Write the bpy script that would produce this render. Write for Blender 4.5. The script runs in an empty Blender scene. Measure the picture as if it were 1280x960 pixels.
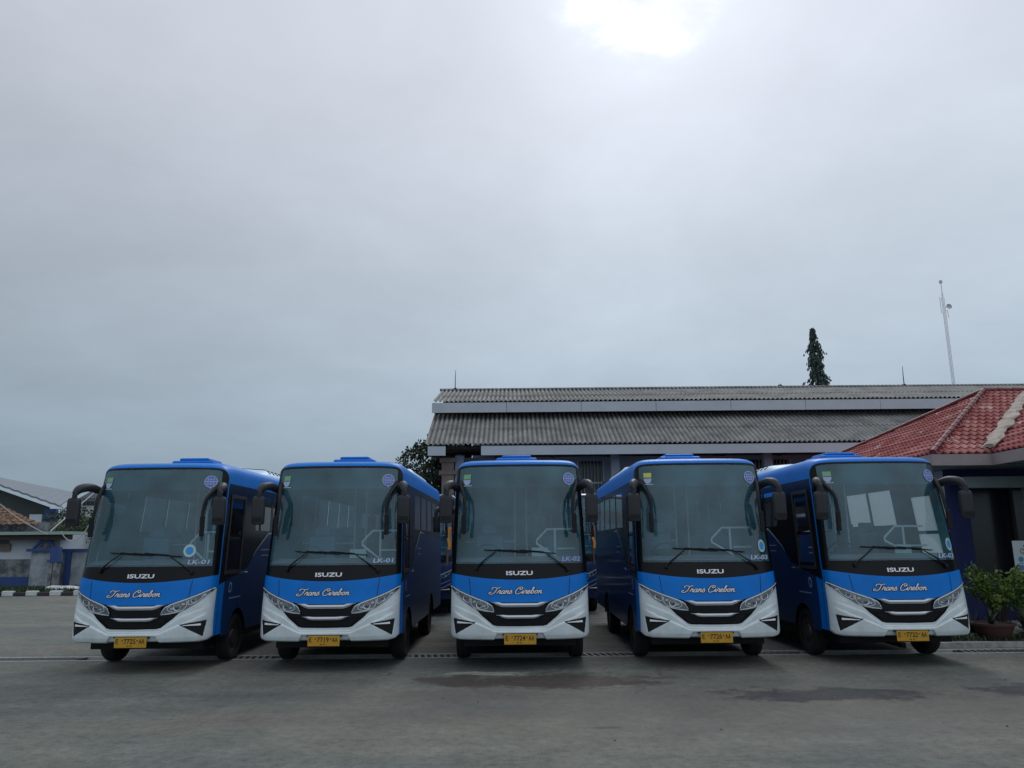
import bpy, bmesh, math, random
from mathutils import Vector, Matrix
R = math.radians
random.seed(7)
scene = bpy.context.scene
col = scene.collection

# ------------------------------------------------------------------ camera
CAM_H = 1.87; PITCH = R(11.7); ROLL = R(0.5); F = 962.0
cam = bpy.data.cameras.new('camera'); camo = bpy.data.objects.new('camera', cam); col.objects.link(camo)
cam.sensor_width = 36; cam.lens = F / 1280 * 36; cam.clip_end = 3000; cam.clip_start = 0.1
CM = Matrix.Rotation(R(90) + PITCH, 3, 'X') @ Matrix.Rotation(-ROLL, 3, 'Z')
camo.matrix_world = Matrix.Translation((0, 0, CAM_H)) @ CM.to_4x4()
scene.camera = camo
scene.render.resolution_x = 1024; scene.render.resolution_y = 768
def ray(px, py): return CM @ Vector(((px - 640) / F, (480 - py) / F, -1))
def at(px, py, Y):
    d = ray(px, py); return Vector((0, 0, CAM_H)) + d * (Y / d.y)
def gnd(px, py, z=0):
    d = ray(px, py); return Vector((0, 0, CAM_H)) + d * ((z - CAM_H) / d.z)

# ------------------------------------------------------------------ world, sun, exposure
SUN_EL, SUN_AZ = R(39.2), R(11.6)
w = bpy.data.worlds.new('World'); scene.world = w; w.use_nodes = True
nt = w.node_tree; nt.nodes.clear()
def N(t, **k):
    n = nt.nodes.new(t)
    for a, b in k.items(): setattr(n, a, b)
    return n
def L(a, b): nt.links.new(a, b)
out = N('ShaderNodeOutputWorld'); bg = N('ShaderNodeBackground'); bg.inputs[1].default_value = 0.1
L(bg.outputs[0], out.inputs[0])
sky = N('ShaderNodeTexSky', sky_type='NISHITA'); sky.sun_disc = False; sky.sun_elevation = SUN_EL; sky.sun_rotation = SUN_AZ
sky.air_density = 1.5; sky.dust_density = 4
tc = N('ShaderNodeTexCoord'); sep = N('ShaderNodeSeparateXYZ'); L(tc.outputs['Generated'], sep.inputs[0])
def M(op, a, b=None, c=None, clamp=False):
    n = N('ShaderNodeMath', operation=op); n.use_clamp = clamp
    for i, v in enumerate((a, b, c)):
        if v is None: continue
        if isinstance(v, (int, float)): n.inputs[i].default_value = v
        else: L(v, n.inputs[i])
    return n.outputs[0]
zc = M('MAXIMUM', sep.outputs[2], 0.0)
den = M('ADD', zc, 0.22)
cmb = N('ShaderNodeCombineXYZ'); L(M('DIVIDE', sep.outputs[0], den), cmb.inputs[0]); L(M('DIVIDE', sep.outputs[1], den), cmb.inputs[1])
def wnoise(scale, detail, off, dist=0.0, rough=0.55):
    mp = N('ShaderNodeMapping'); mp.inputs['Location'].default_value = off; L(cmb.outputs[0], mp.inputs[0])
    n = N('ShaderNodeTexNoise'); n.inputs['Scale'].default_value = scale; n.inputs['Detail'].default_value = detail
    n.inputs['Roughness'].default_value = rough; n.inputs['Distortion'].default_value = dist
    L(mp.outputs[0], n.inputs[0]); return n.outputs[0]
n1 = wnoise(1.1, 7, (3.1, 1.7, 0), 0.35); n2 = wnoise(3.0, 8, (9.2, 4.4, 0), 0.3, 0.6)
# height ramp of the overcast
rp = N('ShaderNodeValToRGB'); L(zc, rp.inputs[0]); e = rp.color_ramp.elements
e[0].position = 0.0; e[0].color = (0.27, 0.35, 0.42, 1)
e[1].position = 1.0; e[1].color = (0.80, 0.84, 0.92, 1)
for p, c in ((0.10, (0.335, 0.43, 0.52, 1)), (0.22, (0.425, 0.51, 0.60, 1)), (0.38, (0.535, 0.60, 0.69, 1)), (0.58, (0.65, 0.695, 0.79, 1))):
    q = rp.color_ramp.elements.new(p); q.color = c
# brighter behind the camera (-Y) and to the right / sun side, dimmer to the left
s_dir = (math.cos(SUN_EL) * math.sin(SUN_AZ), math.cos(SUN_EL) * math.cos(SUN_AZ), math.sin(SUN_EL))
dt = N('ShaderNodeVectorMath', operation='DOT_PRODUCT'); L(tc.outputs['Generated'], dt.inputs[0]); dt.inputs[1].default_value = s_dir
d = M('MAXIMUM', dt.outputs['Value'], 0.0)
side = M('MULTIPLY_ADD', sep.outputs[0], 0.30, 1.0)
side = M('MINIMUM', side, 1.06)
back = M('MULTIPLY_ADD', M('MAXIMUM', M('MULTIPLY', sep.outputs[1], -1.0), 0.0), 0.12, 1.0)
cl = M('MULTIPLY_ADD', M('SUBTRACT', n1, 0.5), 0.45, 1.0)
cl = M('MULTIPLY', cl, M('MULTIPLY_ADD', M('SUBTRACT', n2, 0.5), 0.2, 1.0))
glow = M('ADD', M('MULTIPLY', M('POWER', d, 7.0), 0.08), M('MULTIPLY', M('POWER', d, 90.0), 0.16))
n3 = wnoise(7.0, 6, (2.2, 8.1, 0), 0.4, 0.6)
core = M('MINIMUM', M('MULTIPLY', M('MULTIPLY', M('POWER', d, 520.0), 0.5), M('POWER', M('MULTIPLY', n3, 1.95), 9.0)), 1.2)
amp = M('MULTIPLY', M('MULTIPLY', side, back), M('ADD', cl, glow))
amp = M('ADD', amp, core)
vs = N('ShaderNodeVectorMath', operation='SCALE'); L(rp.outputs[0], vs.inputs[0]); L(M('MULTIPLY', amp, 10.0), vs.inputs['Scale'])
mx = N('ShaderNodeMix', data_type='RGBA'); mx.inputs[0].default_value = 0.99
L(sky.outputs[0], mx.inputs[6]); L(vs.outputs[0], mx.inputs[7]); L(mx.outputs[2], bg.inputs[0])

sl = bpy.data.lights.new('sun', 'SUN'); sl.energy = 0.6; sl.angle = R(18); sl.color = (1, 0.97, 0.92)
so = bpy.data.objects.new('sun', sl); col.objects.link(so)
so.rotation_euler = Vector(s_dir).to_track_quat('Z', 'Y').to_euler(); so.location = (5, 0, 30)
scene.view_settings.view_transform = 'Standard'; scene.view_settings.look = 'None'
scene.view_settings.exposure = 0.0; scene.view_settings.gamma = 1
scene.render.engine = 'CYCLES'
scene.cycles.max_bounces = 8; scene.cycles.transparent_max_bounces = 16

# ------------------------------------------------------------------ materials
def mat(name, color, rough=0.6, metal=0.0, noise=0.0, nscale=6.0, color2=None, bump=0.0, bscale=40.0, spec=0.5, coat=0.0, emis=None, thresh=None):
    m = bpy.data.materials.new(name); m.use_nodes = True; t = m.node_tree; b = t.nodes['Principled BSDF']
    b.inputs['Base Color'].default_value = (*color, 1); b.inputs['Roughness'].default_value = rough
    b.inputs['Metallic'].default_value = metal; b.inputs['Specular IOR Level'].default_value = spec
    b.inputs['Coat Weight'].default_value = coat; b.inputs['Coat Roughness'].default_value = 0.08
    g = t.nodes.new('ShaderNodeNewGeometry')
    if noise or color2:
        n = t.nodes.new('ShaderNodeTexNoise'); n.inputs['Scale'].default_value = nscale; n.inputs['Detail'].default_value = 6
        n.inputs['Roughness'].default_value = 0.65
        t.links.new(g.outputs['Position'], n.inputs[0])
        r = t.nodes.new('ShaderNodeValToRGB'); t.links.new(n.outputs[0], r.inputs[0])
        lo, hi = thresh or (0.3, 0.7)
        r.color_ramp.elements[0].position = lo; r.color_ramp.elements[1].position = hi
        c2 = color2 or tuple(c * (1 - noise) for c in color)
        r.color_ramp.elements[0].color = (*c2, 1); r.color_ramp.elements[1].color = (*color, 1)
        t.links.new(r.outputs[0], b.inputs['Base Color'])
    if bump:
        n = t.nodes.new('ShaderNodeTexNoise'); n.inputs['Scale'].default_value = bscale; n.inputs['Detail'].default_value = 5
        t.links.new(g.outputs['Position'], n.inputs[0])
        bp = t.nodes.new('ShaderNodeBump'); bp.inputs['Strength'].default_value = bump; bp.inputs['Distance'].default_value = 0.02
        t.links.new(n.outputs[0], bp.inputs['Height']); t.links.new(bp.outputs[0], b.inputs['Normal'])
    return m

def glass(name, tint, refl=0.09, dust=0.05, dustcol=(0.5, 0.55, 0.6), ior=1.5):
    m = bpy.data.materials.new(name); m.use_nodes = True; t = m.node_tree; t.nodes.clear()
    o = t.nodes.new('ShaderNodeOutputMaterial'); tr = t.nodes.new('ShaderNodeBsdfTransparent'); tr.inputs[0].default_value = (*tint, 1)
    gl = t.nodes.new('ShaderNodeBsdfGlossy'); gl.inputs['Roughness'].default_value = 0.015; gl.inputs[0].default_value = (1, 1, 1, 1)
    df = t.nodes.new('ShaderNodeBsdfDiffuse'); df.inputs[0].default_value = (*dustcol, 1)
    fr = t.nodes.new('ShaderNodeFresnel'); fr.inputs[0].default_value = ior
    mm = t.nodes.new('ShaderNodeMath'); mm.operation = 'MULTIPLY_ADD'; mm.inputs[1].default_value = 1.0; mm.inputs[2].default_value = refl - 0.04
    t.links.new(fr.outputs[0], mm.inputs[0])
    g = t.nodes.new('ShaderNodeNewGeometry'); n = t.nodes.new('ShaderNodeTexNoise'); n.inputs['Scale'].default_value = 2.2; n.inputs['Detail'].default_value = 5
    t.links.new(g.outputs['Position'], n.inputs[0])
    dm = t.nodes.new('ShaderNodeMath'); dm.operation = 'MULTIPLY'; dm.inputs[1].default_value = dust * 2; t.links.new(n.outputs[0], dm.inputs[0])
    a = t.nodes.new('ShaderNodeMixShader'); b = t.nodes.new('ShaderNodeMixShader')
    t.links.new(dm.outputs[0], a.inputs[0]); t.links.new(tr.outputs[0], a.inputs[1]); t.links.new(df.outputs[0], a.inputs[2])
    t.links.new(mm.outputs[0], b.inputs[0]); t.links.new(a.outputs[0], b.inputs[1]); t.links.new(gl.outputs[0], b.inputs[2])
    t.links.new(b.outputs[0], o.inputs[0]); return m

MT = {}
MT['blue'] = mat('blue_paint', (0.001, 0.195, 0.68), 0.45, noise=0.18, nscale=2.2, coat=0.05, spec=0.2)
MT['shaded_blue'] = mat('blue_paint_shaded', (0.002, 0.040, 0.17), 0.35, noise=0.25, nscale=2, coat=0.15, spec=.35)  # bus blue darkened: shade of the gaps put into the side colour
MT['navy'] = mat('dark_blue_paint', (0.003, 0.02, 0.09), 0.35, noise=0.2, nscale=3, coat=0.3)
MT['white'] = mat('white_paint', (0.72, 0.81, 0.84), 0.42, color2=(.56, .62, .62), nscale=4.5, coat=0.3)
MT['black'] = mat('gloss_black', (0.006, 0.007, 0.009), 0.25, spec=0.18)
MT['blackm'] = mat('matt_black', (0.011, 0.012, 0.014), 0.6, noise=0.3, nscale=20, spec=.3)
MT['mirror_shell'] = mat('dark_plastic', (0.032, 0.036, 0.043), 0.5, noise=0.25, nscale=9, spec=.35)
MT['chrome'] = mat('chrome', (0.75, 0.77, 0.80), 0.18, 1.0)
MT['silver'] = mat('silver_plastic', (0.55, 0.58, 0.62), 0.3, 0.3)
MT['letter'] = mat('silver_letter', (0.8, 0.82, 0.85), 0.35, 0.2)
MT['lamp_dark'] = mat('lamp_housing', (0.022, 0.025, 0.03), 0.25, 0.4)
MT['lens'] = glass('lamp_cover', (0.93, 0.95, 0.96), 0.10, 0.02)
MT['bulb'] = mat('projector_lens', (0.12, 0.14, 0.16), 0.1, 0.7)
MT['fog'] = mat('fog_strip', (0.88, 0.9, 0.92), 0.35)
MT['rubber'] = mat('tyre_rubber', (0.018, 0.018, 0.019), 0.85, noise=0.35, nscale=14, bump=0.4, bscale=60)
MT['rim'] = mat('wheel_rim', (0.09, 0.09, 0.095), 0.5, 0.4, noise=0.4, nscale=12)
MT['wind'] = glass('windshield_glass', (0.78, 0.92, 0.96), 0.05, 0.18, (0.15, 0.43, 0.55))
m_ = bpy.data.materials.new('added_bright_pane'); m_.use_nodes = True; t_ = m_.node_tree; b_ = t_.nodes['Principled BSDF']; b_.inputs['Base Color'].default_value = (.6, .64, .64, 1); b_.inputs['Roughness'].default_value = .5  # translucent white, added to make some side panes of the last bus look bright
tl_ = t_.nodes.new('ShaderNodeBsdfTranslucent'); tl_.inputs[0].default_value = (.66, .70, .70, 1); mm_ = t_.nodes.new('ShaderNodeMixShader'); mm_.inputs[0].default_value = .8
t_.links.new(b_.outputs[0], mm_.inputs[1]); t_.links.new(tl_.outputs[0], mm_.inputs[2]); t_.links.new(mm_.outputs[0], t_.nodes['Material Output'].inputs[0]); MT['bright_pane'] = m_
MT['band'] = glass('tinted_band', (0.04, 0.22, 0.25), 0.0, 0.48, (0.012, 0.19, 0.22))
MT['sideglass'] = glass('side_glass', (0.05, 0.065, 0.075), 0.03, 0.01)
MT['clearglass'] = glass('clear_side_glass', (0.92, 0.95, 0.95), 0.05, 0.02)
MT['plate'] = mat('plate_yellow', (0.62, 0.33, 0.02), 0.45, noise=0.25, nscale=25)
MT['ink'] = mat('plate_ink', (0.02, 0.016, 0.01), 0.6)
MT['script_fill'] = mat('script_fill', (0.74, 0.72, 0.76), 0.5)
MT['sticker_blue'] = mat('sticker_blue', (0.10, 0.16, 0.50), 0.5)
MT['sticker_pale'] = mat('sticker_pale', (0.38, 0.46, 0.66), 0.5)
MT['sticker_cyan'] = mat('sticker_cyan', (0.03, 0.30, 0.70), 0.5)
MT['sticker_white'] = mat('sticker_white', (0.48, 0.62, 0.62), 0.5)
MT['sticker_green'] = mat('sticker_green', (0.20, 0.42, 0.22), 0.5)
MT['sticker_yellow'] = mat('sticker_yellow', (0.6, 0.6, 0.15), 0.5)
MT['dash'] = mat('dashboard', (0.46, 0.50, 0.52), 0.7, noise=0.2, nscale=5)
MT['cabin'] = mat('cabin_lining', (0.13, 0.16, 0.19), 0.8)
MT['floor_in'] = mat('cabin_floor', (0.08, 0.09, 0.10), 0.8)
MT['seat'] = mat('seat_fabric', (0.16, 0.24, 0.34), 0.85, noise=0.3, nscale=30)
MT['steel'] = mat('handrail_steel', (0.88, 0.9, 0.92), 0.35, 0.0)
MT['ac'] = mat('aircon_shell', (0.42, 0.62, 0.80), 0.45)
MT['orange'] = mat('orange_paint', (0.75, 0.30, 0.03), 0.4)
MT['marker'] = mat('marker_lamp', (0.10, 0.06, 0.05), 0.3)

# ------------------------------------------------------------------ helpers
def tag(o, label=None, cat=None, group=None, kind=None):
    if label: o['label'] = label
    if cat: o['category'] = cat
    if group: o['group'] = group
    if kind: o['kind'] = kind
    return o
def empty(name, loc=(0, 0, 0), label=None, cat=None, group=None):
    o = bpy.data.objects.new(name, None); o.empty_display_size = 0.2; col.objects.link(o); o.location = loc
    return tag(o, label, cat, group)
class G:
    def __init__(s): s.v = []; s.f = []
    def grid(s, rows, wrap=False):
        b = len(s.v); n = len(rows[0])
        for r in rows: s.v += [tuple(p) for p in r]
        for i in range(len(rows) - 1):
            for j in range(n - 1 if not wrap else n):
                k = (j + 1) % n
                s.f.append((b + i * n + j, b + i * n + k, b + (i + 1) * n + k, b + (i + 1) * n + j))
        return s
    def poly(s, pts): b = len(s.v); s.v += [tuple(p) for p in pts]; s.f.append(tuple(range(b, b + len(pts)))); return s
    def box(s, a, c, M4=None):
        (x0, y0, z0), (x1, y1, z1) = a, c
        P = [(x0,y0,z0),(x1,y0,z0),(x1,y1,z0),(x0,y1,z0),(x0,y0,z1),(x1,y0,z1),(x1,y1,z1),(x0,y1,z1)]
        if M4: P = [M4 @ Vector(p) for p in P]
        b = len(s.v); s.v += [tuple(p) for p in P]
        s.f += [tuple(b + i for i in q) for q in ((0,3,2,1),(4,5,6,7),(0,1,5,4),(1,2,6,5),(2,3,7,6),(3,0,4,7))]
        return s
    def tube(s, pts, r, n=8, cap=True):
        pts = [Vector(p) for p in pts]; rr = r if isinstance(r, (list, tuple)) else [r] * len(pts); rows = []
        for i, p in enumerate(pts):
            d = (pts[min(i + 1, len(pts) - 1)] - pts[max(i - 1, 0)]).normalized()
            u = d.orthogonal() if abs(d.z) > .95 else d.cross(Vector((0, 0, 1))); u.normalize(); v = d.cross(u).normalized()
            q = rr[i]; qa, qb = q if isinstance(q, tuple) else (q, q)
            rows.append([p + u * math.cos(2*math.pi*k/n) * qa + v * math.sin(2*math.pi*k/n) * qb for k in range(n)])
        b = len(s.v); s.grid(rows, True)
        if cap: s.f.append(tuple(b + k for k in range(n))[::-1]); m = b + (len(rows)-1)*n; s.f.append(tuple(m + k for k in range(n)))
        return s
    def lathe(s, prof, M4, n=28):
        rows = [[M4 @ Vector((r * math.cos(2*math.pi*k/n), r * math.sin(2*math.pi*k/n), z)) for k in range(n)] for r, z in prof]
        return s.grid(rows, True)
    def build(s, name, m, parent=None, smooth=False, solid=0.0):
        me = bpy.data.meshes.new(name); me.from_pydata(s.v, [], s.f); me.update()
        o = bpy.data.objects.new(name, me); col.objects.link(o)
        if m: me.materials.append(m)
        if smooth:
            me.polygons.foreach_set('use_smooth', [True] * len(me.polygons))
            me.set_sharp_from_angle(angle=R(38))
        if solid:
            md = o.modifiers.new('s', 'SOLIDIFY'); md.thickness = solid; md.offset = 0
        if parent: o.parent = parent
        return o
def bevel(o, wd=0.01, seg=2):
    md = o.modifiers.new('b', 'BEVEL'); md.width = wd; md.segments = seg; md.limit_method = 'ANGLE'; return o
def interp(tab, x):
    if x <= tab[0][0]: return tab[0][1]
    for (a, b), (c, d) in zip(tab, tab[1:]):
        if x <= c: return b + (d - b) * (x - a) / (c - a)
    return tab[-1][1]
def smooth(a, b, x):
    t = min(1, max(0, (x - a) / (b - a))); return t * t * (3 - 2 * t)
def catmull(P, n=6):
    P = [Vector(p) for p in P]; o = []
    for i in range(len(P) - 1):
        a, b, c, d = P[max(i-1, 0)], P[i], P[i+1], P[min(i+2, len(P)-1)]
        for k in range(n):
            t = k / n; o.append(0.5 * ((2*b) + (c-a)*t + (2*a-5*b+4*c-d)*t*t + (3*b-a-3*c+d)*t**3))
    o.append(P[-1]); return o
def text_geo(s, size=1.0, bold=0.0, width=None):
    cu = bpy.data.curves.new('t', 'FONT'); cu.body = s; cu.size = 1; cu.align_x = 'CENTER'; cu.align_y = 'CENTER'; cu.offset = bold; cu.resolution_u = 3
    o = bpy.data.objects.new('t', cu); col.objects.link(o)
    dg = bpy.context.evaluated_depsgraph_get(); me = bpy.data.meshes.new_from_object(o.evaluated_get(dg))
    V = [v.co.copy() for v in me.vertices]; Fs = [tuple(p.vertices) for p in me.polygons]
    bpy.data.objects.remove(o); bpy.data.curves.remove(cu); bpy.data.meshes.remove(me)
    xs = [v.x for v in V]; ys = [v.y for v in V]; cx, cy = (min(xs)+max(xs))/2, (min(ys)+max(ys))/2
    V = [Vector((v.x-cx, v.y-cy, 0)) for v in V]
    if width:
        k = width / (max(xs)-min(xs)); ky = size / (max(ys)-min(ys)); V = [Vector((v.x*k, v.y*ky, 0)) for v in V]
    return V, Fs

# ================================================================== BUS
W = 1.05; LEN = 7.0
PROF = [(0.40, .05), (.447, .03), (.52, .004), (.6, 0), (.8, 0), (.95, .015), (1.3, .075), (1.556, .14), (2.0, .215), (2.6, .33), (3.1, .45), (3.3, .52)]
def prof(z): return interp(PROF, z)
def bul(s):
    s = min(1, abs(s)); return 0.34 * (1 - (1 - s**2.5) ** (1 / 2.2))
def TP(z): return 1.0 if z < 1.4 else 1 - .045 * min(1, (z - 1.4) / 1.7)
def F0(x, z): return Vector((x * TP(z), prof(z) + bul(x / W), z))
def FP(x, z, off=0.0):
    p = F0(x, z)
    if off:
        xe = min(abs(x), W - .004); sg = 1 if x >= 0 else -1
        e = .003
        du = F0(xe + e, z) - F0(xe - e, z); dv = F0(xe, z + .02) - F0(xe, z - .02)
        n = dv.cross(du).normalized() * -1
        if n.y > 0: n = -n
        n.x *= sg; p = p + n * off
    return p
def yc(z): return prof(z) + 0.34
def SP(q, z, sd, off=0.0):
    y0 = yc(z); return Vector((sd * (W * TP(z) + off), y0 + q * (LEN - y0) / LEN, z))
def zr(s): return 2.96 + .285 * (1 - min(1, abs(s)) ** 13) ** (1 / 2.8)
def zt(s): return 2.96 + .175 * (1 - min(1, abs(s)) ** 16) ** (1 / 3)
BT = lambda a: 1.32 + .10 * (a / 1.05) ** 2
BB = [(0, .985), (.4, .99), (.55, 1.025), (.74, 1.095), (.9, 1.165), (1.05, 1.25)]
HB = [(.375, .845), (.5, .855), (.62, .88), (.72, .925), (.88, 1.035), (1.03, 1.19), (1.05, 1.22)]
HT = [(.375, .86), (.42, .955), (.50, 1.0), (.55, 1.018), (.74, 1.088), (.9, 1.158), (1.05, 1.243)]
GL = [(0, .64), (.34, .645), (.40, .66), (.56, .79), (.66, .895)]
def xs_between(a, b, n, extra=()):
    # denser towards |x| = W
    out = set(round(a + (b - a) * i / n, 5) for i in range(n + 1)) | set(e for e in extra if a < e < b)
    if b > .95: out |= {x for x in (.97, .985, .995, 1.0, 1.01, 1.02, 1.028, 1.035, 1.041, 1.045, 1.048, 1.0495, 1.05) if x <= b and x > a}
    return sorted(out)
def front_strip(g, a, b, lo, hi, n=24, nz=8, off=0.0, mirror=None, extra=()):
    fl = lo if callable(lo) else (lambda x, t=lo: interp(t, abs(x)) if isinstance(t, list) else t)
    fh = hi if callable(hi) else (lambda x, t=hi: interp(t, abs(x)) if isinstance(t, list) else t)
    fo = off if callable(off) else (lambda x, z: off)
    X = xs_between(a, b, n, extra)
    if mirror == 'full': X = [-x for x in X[::-1] if x > 0] + X
    if mirror == 'neg': X = [-x for x in X[::-1]]
    rows = []
    for j in range(nz + 1):
        r = []
        for x in X:
            l, h = fl(abs(x)), fh(abs(x)); z = l + (h - l) * j / nz; r.append(FP(x, z, fo(x, z)))
        rows.append(r)
    g.grid(rows); return g

def inside_tri(p, tri):
    s = []
    for i in range(3):
        a, b = tri[i], tri[(i+1) % 3]; s.append((b[0]-a[0])*(p[1]-a[1]) - (b[1]-a[1])*(p[0]-a[0]))
    return min(s), max(s)
FOG = [(.645, .700), (1.0, .755), (.965, .515)]
def tri_depth(a, z, tri=FOG):
    d = 9
    for i in range(3):
        p, q = Vector(tri[i]), Vector(tri[(i+1) % 3]); e = q - p; n = Vector((-e.y, e.x)).normalized()
        c = sum((Vector(t) for t in tri), Vector((0, 0))) / 3
        if (c - p).dot(n) < 0: n = -n
        d = min(d, (Vector((a, z)) - p).dot(n))
    return d
def bumper_off(x, z):
    a = abs(x); o = .006
    cz = interp([(0, .575), (.38, .575), (.5, .63), (.66, .70), (.8, .76), (1.0, .86), (1.05, .88)], a)   # lower shelf crease
    o += .020 * smooth(cz + .012, cz - .012, z)
    c2 = interp([(0, .60), (.38, .605), (.5, .70), (.64, .80), (.8, .87), (1.05, .97)], a)
    o += .012 * smooth(c2 + .010, c2 - .010, z)
    o *= smooth(1.04, .88, a)
    o -= .075 * smooth(-.004, .014, tri_depth(a, z))
    tw = .385 - (z - .447) * .55
    if z < .545: o -= .035 * smooth(.008, -.008, a - tw) * smooth(.545, .532, z)
    o -= .03 * smooth(.475, .44, z)
    return o * smooth(1.05, 1.02, a)

BELT = [(0, 1.25), (.5, 1.33), (1.45, 1.5), (1.85, 1.76), (2.6, 2.07), (7, 2.0)]
def side_strip(g, q0, q1, lo, hi, sd, nq=None, nz=2, off=0.0):
    fl = lo if callable(lo) else (lambda q: lo); fh = hi if callable(hi) else (lambda q: hi)
    nq = nq or max(2, int((q1 - q0) / .05)); rows = []
    for j in range(nz + 1):
        rows.append([SP(q0 + (q1-q0)*i/nq, fl(q0 + (q1-q0)*i/nq) + (fh(q0 + (q1-q0)*i/nq) - fl(q0 + (q1-q0)*i/nq)) * j/nz, sd, off) for i in range(nq + 1)])
    g.grid(rows); return g
AX = (1.12, 4.85)
def arch(q):
    z = .46
    for a in AX:
        if abs(q - a) < .46: z = max(z, .38 + math.sqrt(.46**2 - (q-a)**2))
    return z

def build_wheel(root, x, y, sd, dual=False):
    M4 = Matrix.Translation((x, y, .38)) @ Matrix.Rotation(R(90) * sd, 4, 'Y')
    wd = .11
    ty = G().lathe([(.24, -wd*.8), (.30, -wd), (.355, -wd*.95), (.378, -wd*.7), (.38, -wd*.2), (.374, -wd*.15), (.38, -wd*.1), (.38, wd*.1), (.374, wd*.15), (.38, wd*.2), (.378, wd*.7), (.355, wd*.95), (.30, wd), (.24, wd*.8)], M4).build('tyre', MT['rubber'], smooth=True)
    wh = G().lathe([(.24, -wd*.8), (.245, 0), (.235, wd*.75), (.20, wd*.55), (.12, wd*.5), (.11, wd*.75), (.05, wd*.8), (0.001, wd*.8)], M4).build('rim', MT['rim'], smooth=True)
    e = bpy.data.objects.new('wheel', None); col.objects.link(e); e.parent = root
    ty.parent = e; wh.parent = e
    return e

# handwriting strokes for the front script
LET = {
 'T': (1.45, [[(-.1,1.35),(-.2,1.7),(.15,1.98),(.7,1.85),(1.2,1.78),(1.7,2.02)], [(1.0,1.82),(.92,1.1),(.7,.35),(.25,-.1),(-.35,-.05),(-.5,.3),(-.2,.5),(0,.3)]]),
 'r': (.78, [[(-.1,.15),(.15,.85),(.22,1.12),(.3,.9),(.58,.92),(.5,.3),(.6,.03),(.8,.2)]]),
 'a': (.98, [[(.75,.85),(.45,1.0),(.12,.62),(.1,.18),(.32,.0),(.62,.3),(.78,.92),(.72,.25),(.82,.02),(1.0,.22)]]),
 'n': (1.0, [[(0,.75),(.14,.98),(.2,.6),(.15,0)], [(.17,.35),(.42,.9),(.64,.92),(.64,.3),(.76,.02),(1.0,.22)]]),
 's': (.85, [[(-.05,.15),(.3,1.12),(.36,.85),(.56,.42),(.42,.03),(.1,.02),(.05,.22)]]),
 'C': (1.5, [[(.95,1.25),(1.3,1.45),(1.25,1.9),(.85,2.05),(.3,1.7),(.0,.9),(.15,.15),(.6,-.08),(1.15,.15),(1.5,.5)], [(.95,1.25),(.75,1.45),(.9,1.7)]]),
 'i': (.55, [[(-.05,.2),(.2,.98),(.16,.3),(.28,.02),(.55,.22)], [(.33,1.38),(.36,1.5)]]),
 'e': (.75, [[(-.05,.22),(.3,.5),(.52,.85),(.34,1.02),(.1,.7),(.1,.2),(.32,0),(.75,.28)]]),
 'b': (.9, [[(-.05,.2),(.35,1.4),(.42,1.95),(.24,1.9),(.15,1.0),(.15,.25),(.32,0),(.62,.3),(.6,.82),(.4,.95),(.7,.8),(.9,.8)]]),
 'o': (.85, [[(.42,1.0),(.12,.72),(.1,.22),(.34,0),(.64,.3),(.6,.8),(.42,1.0),(.6,.78),(.9,.85)]]),
 ' ': (.55, []),
}
def script_strokes(txt, x0, z0, width, xh):
    tot = sum(LET[c][0] for c in txt); k = (width - .04) / tot; pen = 0; S = []
    for c in txt:
        for st in LET[c][1]:
            pts = catmull([(p[0], p[1], 0) for p in st], 6)
            S.append([(x0 - width/2 + (pen + p.x) * k + p.y * xh * .42 - .03, z0 + p.y * xh) for p in pts])
        pen += LET[c][0]
    return S
def ribbon(strokes, hw, off, lift=0.0):
    g = G()
    for si, st in enumerate(strokes):
        rows = []
        n = len(st)
        for i, (x, z) in enumerate(st):
            a = st[max(i-1, 0)]; b = st[min(i+1, n-1)]; dx, dz = b[0]-a[0], b[1]-a[1]; l = math.hypot(dx, dz) or 1
            nx, nz = -dz/l, dx/l; th = hw * (0.72 + .5 * abs(dz)/l)
            rows.append([FP(x + nx*th, z + nz*th, off + lift*(i+si*3)), FP(x - nx*th, z - nz*th, off + lift*(i+si*3))])
        g.grid(rows)
    return g
def disc_front(cx, cz, r, off, inner=0.0, sx=1.0, n=28):
    g = G(); rows = []
    for rr in (r, inner if inner else r*.5, *([0.0001] if not inner else [])):
        rows.append([FP(cx + rr*sx*math.cos(2*math.pi*k/n), cz + rr*math.sin(2*math.pi*k/n), off) for k in range(n)])
    return g.grid(rows, True)

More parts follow.
